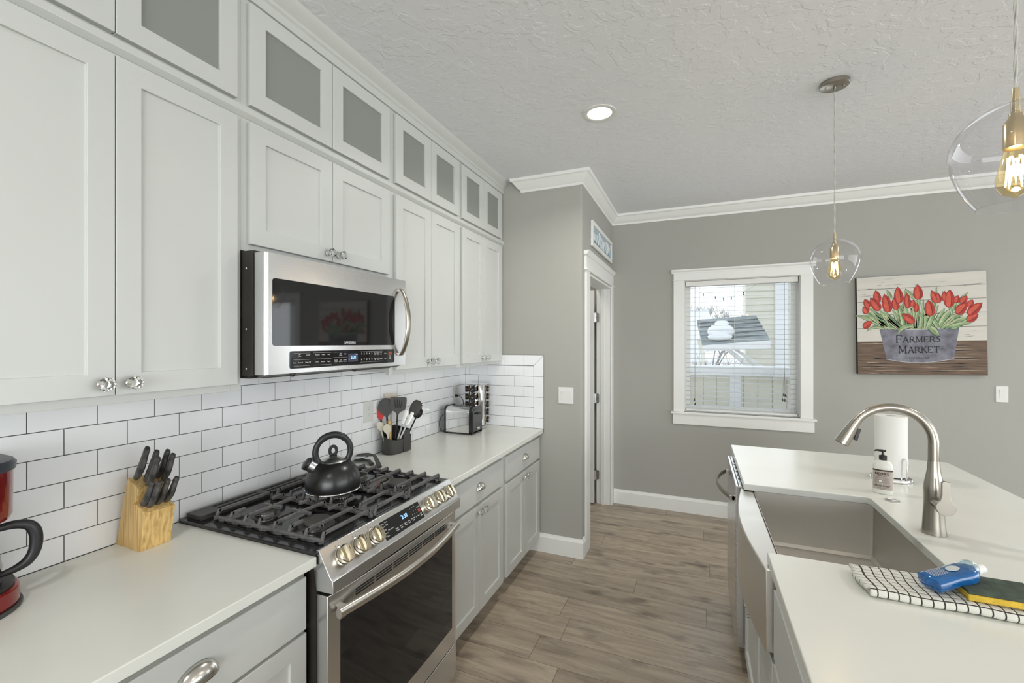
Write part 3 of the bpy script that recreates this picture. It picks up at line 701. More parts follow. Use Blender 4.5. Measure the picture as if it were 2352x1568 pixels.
for ky in (1.066, 1.140, 1.214, 1.540, 1.614, 1.690):
    c = P_(ky, .039)
    m = M(); m.lathe([(0, .0), (.030, .0), (.030, .003), (.0275, .004), (.0275, .006)], c, 28, Rn); kb = None
    m.mi = 0
    m.lathe([(.0265, .006), (.0285, .010), (.0285, .022), (.0255, .026), (0, .027)], c, 28, Rn)
    # grip bar: chunky block with bevelled ends
    e = [c + Rn @ Vector((x, y, z)) for x, y, z in ((-.009, -.026, .020), (.009, -.026, .020), (.009, .026, .020), (-.009, .026, .020), (-.0065, -.022, .041), (.0065, -.022, .041), (.0065, .022, .041), (-.0065, .022, .041))]
    m.hexa(e); m.mi = 1
    m.hexa([c + Rn @ Vector(q) for q in ((-.0008, .004, .0408), (.0008, .004, .0408), (.0008, .021, .0408), (-.0008, .021, .0408), (-.0008, .004, .0413), (.0008, .004, .0413), (.0008, .021, .0413), (-.0008, .021, .0413))])
    m.mi = 1
    text(m, 'o', c + ud * .0335 - nd * 0 + nd * .0004 + Vector((0, -.012, 0)), (0, 1, 0), ud, .007); m.hexa([c + Rn @ Vector(q) for q in ((-.0006, .031, .0001), (.0006, .031, .0001), (.0006, .035, .0001), (-.0006, .035, .0001), (-.0006, .031, .0005), (.0006, .031, .0005), (.0006, .035, .0005), (-.0006, .035, .0005))])
    obj('knob', m, [KN, DARK], cp, bevel=.0007, seg=1, doubles=False)
# oven door, slightly bowed
XO = -1.010
def bowed(y, base=XO, amp=.010):
    t = (y - R0) / (R1 - R0); return base + amp * math.sin(PI * t)
m = M(); ys = [R0 + .001 + (R1 - R0 - .002) * i / 16 for i in range(17)]
ol = [(-1.058, R0 + .001), (-1.058, R0 + .001)]
poly = [(-1.058, ys[0])] + [(bowed(y) - (.006 if i in (0, 16) else 0), y) for i, y in enumerate(ys)] + [(-1.058, ys[-1])]
m.prism(poly, 'z', .200, .797); od = obj('oven_door', m, STEELH, r, bevel=.002)
m = M(); yy = [1.042 + (1.708 - 1.042) * i / 14 for i in range(15)]
m.prism([(bowed(y) - .002, y) for y in yy] + [(bowed(y) + .0012, y) for y in yy[::-1]], 'z', .282, .705); obj('oven_window', m, BLACKG, od)
m = M()
m.prism([(bowed(y) - .001, y) for y in [1.10 + .55 * i / 12 for i in range(13)]] + [(bowed(y) + .0008, y) for y in [1.65 - .55 * i / 12 for i in range(13)]], 'z', .745, .7725); m.mi = 1
nseg = 6
for k in range(nseg):
    a = 1.10 + .55 * k / nseg + .004; b = 1.10 + .55 * (k + 1) / nseg - .004
    for z in (.748, .757, .766):
        m.prism([(bowed(a) + .0002, a), (bowed(b) + .0002, b), (bowed(b) + .0012, b), (bowed(a) + .0012, a)], 'z', z, z + .0048)
obj('door_vent', m, [STEELH, DARK], od, smooth=False, doubles=False)
m = M(); ol = []
hy0, hy1 = 1.016, 1.728
rg = []
for i in range(25):
    t = i / 24; y = hy0 + (hy1 - hy0) * t; s = math.sin(PI * t)
    x = XO + .020 + .042 * s; z = .742
    rg.append([(x + .0115 * math.cos(a), y, z + .0155 * math.sin(a)) for a in [k * PI / 7 for k in range(14)]])
m.loft(rg)
for y in (hy0 + .025, hy1 - .025): m.box(XO - .002, XO + .028, y - .011, y + .011, .732, .752)
obj('handle', m, mat('brushed_handle', (.62, .59, .54), .27, 1, rvar=.04), od, doubles=False)
m = M(); poly = [(-1.058, ys[0])] + [(bowed(y) - .003, y) for y in ys] + [(-1.058, ys[-1])]
m.prism(poly, 'z', .045, .190); obj('warming_drawer', m, STEELH, r, bevel=.002)
# grates
def grate(name, y0, y1, left, right, xs=(-1.575, -1.080), style=0):
    m = M(); zt = .963; zl = .937; w = .0085; h = .012
    xa, xb = xs; n = 8; X = [xa + (xb - xa) * i / (n - 1) for i in range(n)]
    # low rails along x at both ends
    for yy, on in ((y0, left), (y1, right)):
        m.box(xa, xb, yy - .005, yy + .005, zl - .004, zl + .006)
    for yy, on, sg in ((y0, left, 1), (y1, right, -1)):
        for i in range(n - 1):      # hanging teeth on the outside rails
            if on:
                xm = (X[i] + X[i + 1]) / 2
                m.prism([(xm - .024, zl), (xm + .024, zl), (xm + .008, zl - .009), (xm - .008, zl - .009)], 'y', yy - .005, yy + .005)
        for x in (X[0], X[3] + .02, X[-1]): m.box(x - .006, x + .006, yy - .006, yy + .006, .9276, zl + .004)
    ym = (y0 + y1) / 2
    for i, x in enumerate(X):
        full = i in (0, 2, 4, 6) if style == 0 else i in (0, 3, 6)
        if i == 7: full = True
        def drop(yy, sg):
            m.hexa([(x - w / 2, yy - .005 * 1, zl - .004), (x + w / 2, yy - .005, zl - .004), (x + w / 2, yy + .005, zl - .004), (x - w / 2, yy + .005, zl - .004),
                    (x - w / 2, yy + sg * .013 - .006, zt), (x + w / 2, yy + sg * .013 - .006, zt), (x + w / 2, yy + sg * .013 + .006, zt), (x - w / 2, yy + sg * .013 + .006, zt)])
        drop(y0, 1); drop(y1, -1)
        if full: m.box(x - w / 2, x + w / 2, y0 + .008, y1 - .008, zt - h, zt)
        else:
            L = .058
            m.box(x - w / 2, x + w / 2, y0 + .008, y0 + L, zt - h, zt); m.box(x - w / 2, x + w / 2, y1 - L, y1 - .008, zt - h, zt)
    if style == 0:
        for i in (2, 4):
            for x in ((X[i],)): m.box(x - .045, x + .045, ym - w / 2, ym + w / 2, zt - h, zt)
    else:
        for x in (X[3], ): m.box(x - .06, x + .06, ym - w / 2, ym + w / 2, zt - h, zt)
    return obj(name, m, IRON, r, bevel=.0015, seg=2, doubles=False)
grate('grate', 1.036, 1.262, 1, 0); grate('grate', 1.280, 1.466, 0, 0, style=1); grate('grate', 1.484, 1.718, 0, 1)
def burner(x, y, R):
    m = M(); m.lathe([(R * 1.35, .0276), (R * 1.3, .030), (R * .95, .031), (R * .95, .027)], (x, y, .9), 28)
    m.mi = 1; m.lathe([(R * .8, .0276), (R * .82, .034), (R * .96, .036), (R * .96, .0405), (R * .5, .041)], (x, y, .9), 28)
    for k in range(24):
        a = k * PI / 12; m.bar((x + R * .8 * math.cos(a), y + R * .8 * math.sin(a), .9345), (x + R * 1.0 * math.cos(a), y + R * 1.0 * math.sin(a), .9345), .003, .008)
    m.mi = 0; m.lathe([(0, .0405), (R * 1.02, .0405), (R * 1.04, .043), (R * 1.0, .0465), (R * .6, .0475), (0, .0475)], (x, y, .9), 28)
    obj('burner', m, [mat('burner_cap', (.07, .068, .062), .5, var=.2), STEEL], r, doubles=False)
burner(-1.45, 1.135, .036); burner(-1.215, 1.145, .044); burner(-1.45, 1.60, .036); burner(-1.21, 1.59, .044); burner(-1.33, 1.373, .038)

# ------------------------------------------------------------------ kettle (built at origin, then placed)
k = thing('kettle', 'satin black whistling stovetop kettle with ring handle on the cast iron grate', 'kettle')
m = M(); m.lathe([(0, .001), (.098, .001), (.104, .006), (.1055, .016), (.1055, .030), (.103, .050), (.097, .070), (.086, .089), (.070, .104), (.055, .112), (.046, .116)], n=48)
obj('kettle_body', m, KBLACK, k, ang=60)
m = M(); m.lathe([(.097, .0), (.106, .0), (.1072, .003), (.106, .006), (.1045, .006)], n=48); obj('base_rim', m, CHROME, k)
m = M(); m.lathe([(.052, .1105), (.053, .1145), (.050, .118), (.030, .127), (.014, .132), (.0, .133)], n=36); lid = obj('lid', m, STEEL, k)
m = M(); m.lathe([(.015, .130), (.0155, .135), (.009, .138), (0, .139)], n=20)
m.tube([(.013 * math.sin(a), 0, .154 - .018 * math.cos(a)) for a in [2 * PI * i / 16 for i in range(17)]], 0.0062, 10, cap=False, up=(0, 1, 0))
kn = obj('lid_knob', m, BLACKP, lid)
m = M(); pts = []; ra = []
for i in range(33):
    a = math.radians(-42 + 264 * i / 32); pts.append((.067 * math.cos(a), 0, .151 + .067 * math.sin(a))); ra.append(.0095 + (.0015 if 10 < i < 22 else 0))
m.tube(pts, ra, 14, sx=1.25, up=(0, 1, 0))
for sx_ in (1, -1): m.hexa([(sx_ * x, y, z) for x, y, z in ((.040, -.008, .10), (.078, -.008, .088), (.078, .008, .088), (.040, .008, .10), (.044, -.008, .12), (.062, -.008, .118), (.062, .008, .118), (.044, .008, .12))])
obj('handle', m, BLACKP, k, doubles=False)
m = M(); d = Vector((.80, 0, .60)).normalized(); c0 = Vector((.053, 0, .079))
m.tube([c0, c0 + d * .02, c0 + d * .053], [.0265, .0245, .0225], 24); sp = obj('spout', m, STEEL, k)
m = M(); d9 = d * .049; m.tube([c0 + d9, c0 + d9 + d * .004, c0 + d9 + d * .013, c0 + d9 + d * .016], [.0225, .0245, .0245, .020], 24)
m.bar(c0 + d * .053 + Vector((0, 0, .020)), Vector((.060, 0, .132)), .010, .006, up=(0, 1, 0))
obj('whistle_cap', m, BLACKP, sp, doubles=False)
k.location = (-1.364, 1.370, .963); k.rotation_euler = (0, 0, math.radians(233))

# ------------------------------------------------------------------ knife block and knives
r = thing('knife_block', 'two-tier light bamboo knife block between the coffee maker and the range', 'knife block', (-1.64, .846, ZT))
m = M(); m.prism([(-1.632, ZT), (-1.573, ZT), (-1.549, 1.034), (-1.592, 1.056), (-1.610, 1.056)], 'y', .803, .889)
obj('front_tier', m, BAMBOO, r, bevel=.0015)
m = M(); m.prism([(-1.706, ZT), (-1.6325, ZT), (-1.609, 1.056), (-1.580, 1.104), (-1.644, 1.130)], 'y', .806, .886); m.mi = 1
for y in (.820, .838, .855, .873): m.box(-1.637, -1.590, y - .0012, y + .0012, 1.1, 1.1002)
obj('rear_tier', m, [BAMBOO, DARK], r, bevel=.0015, doubles=False)
def knife(base, d, L, w, label, grp):
    base = Vector(base); d = Vector(d).normalized(); side = Vector((0, 1, 0)); fw = side.cross(d).normalized()
    r = thing('kitchen_knife', label, 'knife', base, grp)
    rings = []; w = w * 1.3; L = L * 1.12
    for i in range(13):
        t = i / 12; c = base + d * (L * t) + fw * (.006 * math.sin(PI * t * 1.1) + .011 * max(0, t - .72) ** 1 * 1.5 + .0)
        hw = w * (.62 + .42 * math.sin(PI * min(t * 1.25, 1)) * (1 - .2 * t) + .15 * (t > .85)) / 1.35; th = .0085 * (1 - .15 * abs(t - .5))
        if i in (0, 12): hw *= .8; th *= .75
        rings.append([c + fw * (hw * math.cos(a)) + side * (th * math.sin(a)) for a in [k * PI / 6 for k in range(12)]])
    m = M().loft(rings); obj('handle', m, HANDLEB, r)
    m = M(); a = base - d * .02; m.hexa([a + fw * x + side * y + d * z for x, y, z in ((-w * .4, -.0009, 0), (w * .4, -.0009, 0), (w * .4, .0009, 0), (-w * .4, .0009, 0), (-w * .4, -.0009, .022), (w * .4, -.0009, .022), (w * .4, .0009, .022), (-w * .4, .0009, .022))])
    obj('blade', m, STEEL, r)
dk = (.50, 0, .87)
knife((-1.632, .822, 1.127), dk, .108, .0145, 'knife with marbled black handle, closest to the camera in the tall rear tier', 'knives standing in the bamboo block')
knife((-1.612, .838, 1.119), dk, .104, .0135, 'knife in the rear tier of the block, second from the camera', 'knives standing in the bamboo block')
knife((-1.590, .832, 1.110), dk, .095, .0135, 'knife at the front edge of the rear tier, half hiding the two behind it', 'knives standing in the bamboo block')
knife((-1.612, .871, 1.119), dk, .098, .0135, 'knife at the far side of the rear tier, farther from the room', 'knives standing in the bamboo block')
knife((-1.592, .876, 1.111), dk, .094, .0130, 'knife at the far side of the rear tier, nearer the room', 'knives standing in the bamboo block')
for i, (x, y, lb) in enumerate([(-1.592, .818, 'steak knife tucked behind the first one in the short front tier'), (-1.572, .826, 'steak knife closest to the camera in the short front tier'), (-1.574, .850, 'steak knife third along the short front tier'), (-1.574, .875, 'steak knife at the far end of the short front tier')]):
    knife((x, y, 1.046), (.50, .04, .87), .086, .0125, lb, 'steak knives in the front tier')

# ------------------------------------------------------------------ coffee maker
REDM = mat('metallic_red_housing', (.24, .012, .012), .2, .35, coat=.6, var=.08)
cx, cy = -1.588, .437
r = thing('coffee_maker', 'red and black drip coffee maker cut off by the left edge of the photo', 'coffee maker', (cx, cy, ZT))
def dshape(R, back, n=48):   # round front toward +x, flat back
    return [(cx + R * math.cos(math.radians(a)), cy + R * math.sin(math.radians(a))) for a in [-90 + 180 * i / n for i in range(n + 1)]] + [(cx - back, cy + R), (cx - back, cy - R)]
m = M().prism(dshape(.112, .09), 'z', ZT + .0005, ZT + .010); obj('foot', m, DARKG, r, bevel=.002)
m = M().prism(dshape(.107, .09), 'z', ZT + .010, ZT + .052); b_ = obj('base', m, REDM, r, bevel=.005)
m = M().prism(dshape(.098, .02), 'z', ZT + .052, ZT + .062); m.lathe([(.06, .062), (.075, .0625), (.075, .066), (0, .066)], (cx + .01, cy, ZT), 24); obj('warming_plate', m, BLACKP, r, doubles=False)
m = M().box(cx - .09, cx - .035, cy - .09, cy + .088, ZT + .05, ZT + .335); obj('tower', m, mat('dark_red_column', (.05, .006, .006), .25, .2, coat=.4), r, bevel=.008)
rings = [[(x, y, z) for x, y in dshape(R, .088)] for R, z in ((.072, ZT + .205), (.090, ZT + .215), (.095, ZT + .226), (.096, ZT + .335))]
m = M().loft(rings); h_ = obj('housing', m, REDM, r, ang=30)
m = M().loft([[(x, y, z) for x, y in dshape(R, .088)] for R, z in ((.100, ZT + .335), (.1015, ZT + .350), (.096, ZT + .358), (.03, ZT + .362))]); obj('lid', m, mat('slate_lid', (.05, .058, .068), .35), r, ang=30)
m = M().prism(rrect(cy - .022, cy + .040, ZT + .262, ZT + .306, .006), 'x', cx + .080, cx + .0975); m.mi = 1
for a in (-.008, .006, .022): text(m, 'I', (cx + .098, cy + a, ZT + .275), (0, 1, 0), (0, 0, 1), .022, bold=.04)
obj('nameplate', m, [BLACKP, CHROME], h_, doubles=False)
car = thing('coffee_carafe', 'glass carafe with black loop handle on the coffee maker plate', 'carafe', (cx + .012, cy, ZT + .066))
c3 = (cx + .012, cy, ZT + .0665)
m = M(); m.lathe([(0, .001), (.060, .001), (.072, .010), (.0745, .035), (.070, .065), (.060, .088), (.052, .100)], c3, 32); obj('carafe_glass', m, thin_glass('smoked_carafe', (.55, .52, .48), base=.1, edge=.8, power=2), car, ang=60)
m = M(); m.lathe([(.0525, .098), (.054, .100), (.054, .116), (.050, .118)], c3, 32); m.lathe([(.0, .119), (.048, .119), (.056, .124), (.056, .130), (0, .133)], c3, 32); obj('carafe_collar', m, BLACKP, car, doubles=False)
hd = Vector((.30, .95, 0)).normalized(); c3v = Vector(c3)
pp = [(.050, .123), (.072, .127), (.095, .128), (.116, .121), (.127, .104), (.130, .078), (.126, .050), (.114, .030), (.095, .019), (.076, .014), (.066, .012)]
m = M().tube(smooth([c3v + hd * a + Vector((0, 0, b)) for a, b in pp], 5), smr([.009, .009, .0105, .012, .0125, .0125, .012, .0115, .009, .007, .006], 5), 14, up=(hd.y, -hd.x, 0)); obj('carafe_handle', m, BLACKP, car)

# ------------------------------------------------------------------ utensil caddy and utensils
r = thing('utensil_caddy', 'dark grey three-compartment utensil caddy on the worktop right of the range', 'utensil holder', (-1.635, 2.13, ZT))
CADM = mat('caddy_grey', (.045, .043, .04), .45, var=.08)
def cup(o2, z0, ztop, t=.0025):
    """open tray: ztop(x,y) gives the slanted rim"""
    m = M(); n = len(o2); cxx = sum(p[0] for p in o2) / n; cyy = sum(p[1] for p in o2) / n
    inn = [(cxx + (x - cxx) * .94, cyy + (y - cyy) * .94) for x, y in o2]; sm = [(cxx + (x - cxx) * .95, cyy + (y - cyy) * .95) for x, y in o2]; smi = [(cxx + (x - cxx) * .89, cyy + (y - cyy) * .89) for x, y in o2]
    R = [[m.v((x, y, z0)) for x, y in sm], [m.v((x, y, ztop(x, y))) for x, y in o2], [m.v((x, y, ztop(x, y))) for x, y in inn], [m.v((x, y, z0 + .006)) for x, y in smi]]
    m.f(R[0][::-1]); m.f(R[3])
    for a, b in zip(R, R[1:]):
        for i in range(n): m.f([a[i], a[(i + 1) % n], b[(i + 1) % n], b[i]])
    return m
sl = lambda x, y: ZT + .078 + (-1.575 - x) * .36
roundl = [(x, y) for x, y in [(-1.690 + .0, 2.118)] ] 
o2 = [(-1.585 , 2.118)] + [(-1.585 - .0 + .0 * a, 2.118) for a in ()] 
arcp = [(-1.637 + .056 * math.sin(math.radians(a)), 2.092 - .056 * math.cos(math.radians(a))) for a in range(-90, 91, 15)]
o2 = arcp + [(-1.581, 2.128), (-1.693, 2.128)]
obj('left_cup', cup(o2, ZT + .0005, sl), CADM, r)
o2 = [(-1.581, 2.129), (-1.577, 2.134), (-1.577, 2.186), (-1.581, 2.19), (-1.690, 2.19), (-1.690, 2.129)]
obj('middle_cup', cup(o2, ZT + .0005, lambda x, y: ZT + .128 + (-1.575 - x) * .15), CADM, r, ang=30)
arcp = [(-1.637 + .054 * math.sin(math.radians(a)), 2.200 + .034 * math.cos(math.radians(a))) for a in range(90, -91, -15)]
obj('right_cup', cup([(-1.583, 2.191)] + arcp + [(-1.691, 2.191)], ZT + .0005, lambda x, y: ZT + .083 + (-1.575 - x) * .2), CADM, r)
UT = 'utensils standing in the caddy'
def frame_from(base, tip, face):
    b = Vector(base); t = Vector(tip); d = (t - b).normalized(); f = Vector(face); f = (f - d * f.dot(d)).normalized(); s_ = d.cross(f).normalized()
    return b, t, d, f, s_
def blade(m, c, d, s_, f, prof, th=.003, dish=0, slots=None):
    """flat head: prof = [(along, halfwidth)]; slots cut as holes are shown as raised dark strips"""
    F = []; B = []
    nseg = 8
    prof = [(q.x, q.y) for q in smooth([(a_, w_, 0) for a_, w_ in prof], 4)]
    for a, w in prof:
        rowF = []; rowB = []
        for j in range(nseg + 1):
            u = -1 + 2 * j / nseg; off = f * (dish * (u * u) * (w / .04))
            p = c + d * a + s_ * (w * u) + off
            rowF.append(m.v(p + f * th / 2)); rowB.append(m.v(p - f * th / 2))
        F.append(rowF); B.append(rowB)
    for A, rev in ((F, 0), (B, 1)):
        for i in range(len(A) - 1):
            for j in range(nseg): m.f([A[i][j], A[i + 1][j], A[i + 1][j + 1], A[i][j + 1]])
    for i in range(len(F) - 1):
        for j in (0, nseg): m.f([F[i][j], F[i + 1][j], B[i + 1][j], B[i][j]])
    for i in (0, len(F) - 1):
        for j in range(nseg): m.f([F[i][j], F[i][j + 1], B[i][j + 1], B[i][j]])
FC = (.62, -.78, .05)   # faces roughly the room
def utensil(name, label, cat, base, tip, face, hr, hm, build, head, hmat):
    b, t, d, f, s_ = frame_from(base, tip, face)
    r = thing(name, label, cat, base, UT)
    obj('handle', M().tube([b, t], [hr, hr * .9], 8, sx=1.5), hm, r)
    m = M(); build(m, t, d, s_, f); obj(head, m, hmat, r, doubles=False, ang=50)
    return r
def turner(m, c, d, s_, f):
    blade(m, c, d, s_, f, [(-.005, .006), (.008, .014), (.022, .038), (.035, .045), (.06, .047), (.090, .046), (.097, .041)], .0025)
    m.mi = 1
    for u in (-.5, -.17, .17, .5):
        a0 = c + d * .034 + s_ * .036 * u * .8 + f * .0018; a1 = c + d * .082 + s_ * .04 * u * 1.05 + f * .0018
        m.bar(a0, a1, .0032, .0006, up=f)
utensil('slotted_turner', 'black slotted turner, frontmost wide head in the utensil caddy', 'spatula', (-1.625, 2.105, .93), (-1.612, 2.112, 1.142), FC, .005, BLACKP, turner, 'turner_head', [DARKG, DARK])
def spoon(w, L, dish=.008):
    return lambda m, c, d, s_, f: blade(m, c, d, s_, f, [(-.004, .005), (L * .12, w * .5), (L * .3, w * .88), (L * .55, w), (L * .8, w * .82), (L * .94, w * .5), (L, w * .18)], .0025, dish)
utensil('serving_spoon', 'dark serving spoon standing behind the slotted turner in the caddy', 'spoon', (-1.655, 2.10, .93), (-1.668, 2.085, 1.128), FC, .005, BLACKP, spoon(.044, .104), 'spoon_bowl', DARKG)
utensil('red_spatula', 'red silicone spatula edge behind the dark serving spoon in the caddy', 'spatula', (-1.672, 2.08, .93), (-1.694, 2.066, 1.110), FC, .0045, BLACKP, spoon(.026, .075, 0), 'spatula_head', mat('red_silicone', (.55, .02, .015), .4))
utensil('wooden_turner', 'pale wooden turner peeking above the slotted turner in the caddy', 'spatula', (-1.66, 2.115, .93), (-1.668, 2.125, 1.20), FC, .005, wood_mat('pale_wood', (.50, .38, .24), (.62, .50, .34)), lambda m, c, d, s_, f: blade(m, c, d, s_, f, [(-.004, .006), (.01, .024), (.05, .036), (.056, .034)], .003), 'turner_head', wood_mat('pale_wood_blade', (.45, .38, .30), (.56, .48, .40)))
CREAM = mat('cream_nylon', (.66, .62, .50), .4)
utensil('measuring_spoon', 'cream measuring spoon leaning at the left rear of the caddy', 'spoon', (-1.650, 2.055, .945), (-1.662, 2.030, 1.055), FC, .0035, CREAM, spoon(.019, .052, .004), 'spoon_bowl', CREAM)
utensil('measuring_spoon', 'cream measuring spoon with chrome tip at the front left of the caddy', 'spoon', (-1.625, 2.055, .945), (-1.628, 2.043, 1.035), FC, .0045, CREAM, spoon(.021, .058, .004), 'spoon_bowl', CREAM)
utensil('wooden_spoon', 'short yellow wooden handle standing behind the measuring spoons', 'spoon', (-1.640, 2.085, .94), (-1.640, 2.075, 1.07), FC, .0045, BAMBOO, lambda m, c, d, s_, f: blade(m, c, d, s_, f, [(-.03, .008), (.03, .009), (.034, .007)], .005), 'handle_end', BAMBOO)
def pasta(m, c, d, s_, f):
    blade(m, c, d, s_, f, [(-.005, .006), (.012, .020), (.035, .034), (.065, .036), (.088, .029), (.100, .015)], .0025, .014)
    for i in range(7):
        a = .015 + i * .013; w = [.02, .028, .031, .032, .030, .026, .018][i]; p = c + d * a + s_ * w + f * .010
        m.bar(p, p + s_ * .007 + f * .010, .004, .004)
    for u in (-.6, 0, .6): p = c + d * .092 + s_ * .016 * u; m.bar(p, p + d * .009 + f * .004, .004, .004)
utensil('pasta_server', 'toothed black pasta server leaning right out of the caddy', 'pasta server', (-1.640, 2.150, .95), (-1.575, 2.190, 1.120), (.9, -.4, .1), .005, BLACKP, pasta, 'server_head', DARKG)
def ladle(m, c, d, s_, f):
    cc = c + d * .032
    Rm = Matrix((s_, d, f)).transposed()
    m.lathe([(.002, -.026), (.016, -.023), (.028, -.014), (.035, .0), (.034, .0), (.027, -.012), (.015, -.020), (.002, -.023)], cc, 24, Rm)
utensil('soup_ladle', 'black soup ladle behind the pasta server, farthest right in the caddy', 'ladle', (-1.640, 2.205, .94), (-1.590, 2.262, 1.095), (.95, -.1, .3), .005, BLACKP, ladle, 'ladle_bowl', BLACKP)
r = thing('kitchen_tongs', 'stainless scalloped tongs leaning right in the front of the caddy', 'tongs', (-1.61, 2.09, .955), UT)
b1 = Vector((-1.612, 2.098, .95))
for k, (tip, nm) in enumerate((((-1.538, 2.165, 1.155), 'arm'), ((-1.560, 2.135, 1.170), 'arm'))):
    tip = Vector(tip); b, t, d, f, s_ = frame_from(b1 + Vector((0, -.006 * k, .002 * k)), tip, (.7, -.7, .2))
    m = M(); m.bar(b, b + (t - b) * .62, .009, .002, up=f)
    m.mi = 1; blade(m, b + (t - b) * .60, d, s_, f, [(0, .005), (.015, .008), (.022, .0065), (.035, .010), (.042, .008), (.055, .0115), (.062, .009), (.076, .010), (.082, .006)], .002, .003)
    obj('arm', m, [STEEL, mat('tong_tip', (.75, .74, .70), .3, .2)], r, doubles=False)
# two spoons lying on the worktop behind the kettle
def lying(name, label, c, ang, L, w, he):
    r = thing(name, label, 'spoon', (c[0], c[1], ZT), 'dark spoons lying on the worktop by the cooktop')
    d = Vector((math.cos(ang), math.sin(ang), 0)); s_ = Vector((-d.y, d.x, 0)); f = Vector((0, 0, 1)); cc = Vector((c[0], c[1], c[2]))
    m = M(); blade(m, cc, d, s_, f, [(0, .004), (L * .12, w * .6), (L * .35, w), (L * .6, w), (L * .85, w * .7), (L, w * .2)], .003, .010); obj('spoon_bowl', m, DARKG, r, ang=50)
    m = M(); he = Vector(he); m.tube(smooth([cc + d * .012 + f * .002, cc + f * .004, (cc + he) / 2 + f * .008, he]), smr([.005, .006, .0075, .009]), 10, sx=1.4); obj('handle', m, DARKG, r)
lying('cooking_spoon', 'dark cooking spoon lying against the splash tiles behind the kettle', (-1.640, 1.880, ZT + .006), math.radians(206), .066, .026, (-1.560, 1.830, ZT + .009))
lying('cooking_spoon', 'dark cooking spoon lying with its bowl toward the kettle and handle to the room', (-1.610, 1.905, ZT + .030), math.radians(203), .098, .029, (-1.490, 1.806, ZT + .010))

# ------------------------------------------------------------------ toaster
tx0, tx1, ty0, ty1 = -1.655, -1.428, 2.700, 2.852
r = thing('toaster', 'polished chrome two-slot toaster with black ends in front of the spice rack', 'toaster', ((tx0 + tx1) / 2, 2.776, ZT))
def tprof(g=0, top=.190):
    return [(ty0 + g, ZT + .012 + g), (ty0 + g, ZT + top - .035)] + [(ty0 + g + .030 - (.030) * math.cos(math.radians(a)), ZT + top - .035 + (.035 - g) * math.sin(math.radians(a))) for a in range(15, 91, 15)] + \
           [(ty1 - g - .030 + .030 * math.sin(math.radians(a)), ZT + top - .035 + (.035 - g) * math.cos(math.radians(a))) for a in range(0, 91, 15)] + [(ty1 - g, ZT + .012 + g)]
m = M().prism(tprof(), 'x', tx0 + .012, tx1 - .030); m.mi = 1
for y in (2.748, 2.795): m.box(tx0 + .04, tx1 - .055, y - .011, y + .011, ZT + .1885, ZT + .1905)
obj('chrome_shell', m, [CHROME, DARK], r, bevel=.0015, doubles=False)
m = M().prism(tprof(-.003, .193), 'x', tx1 - .030, tx1 - .004); m.prism(tprof(.008, .185), 'x', tx1 - .004, tx1)
m.box(tx0 + .01, tx1 - .03, ty0 + .003, ty1 - .003, ZT + .004, ZT + .013)
m.box(tx1 - .03, tx1 - .004, ty0 - .003, ty1 + .003, ZT + .0005, ZT + .02)
obj('control_end', m, mat('gloss_black_end', (.02, .02, .022), .15, coat=.3), r, bevel=.002, doubles=False)
m = M().prism(tprof(-.002, .192), 'x', tx0, tx0 + .012); m.box(tx0, tx0 + .02, ty0, ty1, ZT + .0005, ZT + .014); obj('rear_end', m, BLACKP, r, bevel=.002, doubles=False)
m = M(); m.box(tx1 + .0002, tx1 + .018, 2.752, 2.800, ZT + .138, ZT + .148); obj('lever', m, BLACKP, r, bevel=.003)
m = M(); m.cyl((tx1, 2.776, ZT + .040), (tx1 + .012, 2.776, ZT + .040), .013, .011, 16); obj('browning_dial', m, STEEL, r, bevel=.001)
m = M(); m.tube(smooth([(tx0 + .002, 2.74, ZT + .135), (tx0 - .018, 2.72, ZT + .130), (tx0 - .036, 2.705, ZT + .10), (tx0 - .042, 2.70, ZT + .06), (tx0 - .034, 2.705, ZT + .02), (tx0 - .015, 2.72, ZT + .005), (tx0 + .003, 2.76, ZT + .004)]), .0026, 8)
m.tube(smooth([(tx0 + .02, 2.88, ZT + .004), (-1.655, 2.93, ZT + .06), (-1.645, 2.957, ZT + .14), (-1.650, 2.962, ZT + .20), (-1.672, 2.952, ZT + .232), (-1.690, 2.945, ZT + .238)]), .0026, 8)
m.cyl((-1.7035, 2.942, ZT + .238), (-1.684, 2.942, ZT + .238), .011, .008, 10); obj('power_cord', m, BLACKP, r, doubles=False)

# ------------------------------------------------------------------ spice rack
SX, SY = -1.530, 2.965
vd = Vector((-SX, -SY, 0)).normalized(); vr = Vector((-vd.y, vd.x, 0))       # toward the room, its right
a0 = math.atan2(vd.y, vd.x)
r = thing('spice_rack', 'chrome revolving spice rack in the corner behind the toaster', 'spice rack', (SX, SY, ZT))
m = M(); m.lathe([(0, .001), (.070, .001), (.072, .006), (.072, .022), (.062, .027), (0, .027)], (SX, SY, ZT), 36); obj('base', m, STEEL, r)
m = M(); m.lathe([(0, .328), (.082, .328), (.084, .331), (.082, .334), (0, .336)], (SX, SY, ZT), 36); obj('top_plate', m, CHROME, r)
angs = [a0 - math.radians(80), a0 - math.radians(24), a0 + math.radians(80), a0 + math.radians(150), a0 + math.radians(-150)]
m = M(); m.lathe([(.030, .027), (.030, .328)], (SX, SY, ZT), 8)
for a in angs:
    for sgn in (-1, 1):
        for k in range(5):
            dd = Vector((math.cos(a), math.sin(a), 0)); pr = Vector((-dd.y, dd.x, 0)); z = ZT + .065 + k * .0575
        m.bar(Vector((SX, SY, ZT + .027)) + dd * .05 + pr * sgn * .0245, Vector((SX, SY, ZT + .328)) + dd * .05 + pr * sgn * .0245, .003, .02, up=(dd.x, dd.y, 0))
obj('frame', m, CHROME, r, doubles=False)
m = M(); aa = a0 + math.radians(28)
pts = []
for i in range(9):
    b = aa + math.radians(-20 + 40 * i / 8); pts.append((SX + .070 * math.cos(b), SY + .070 * math.sin(b)))
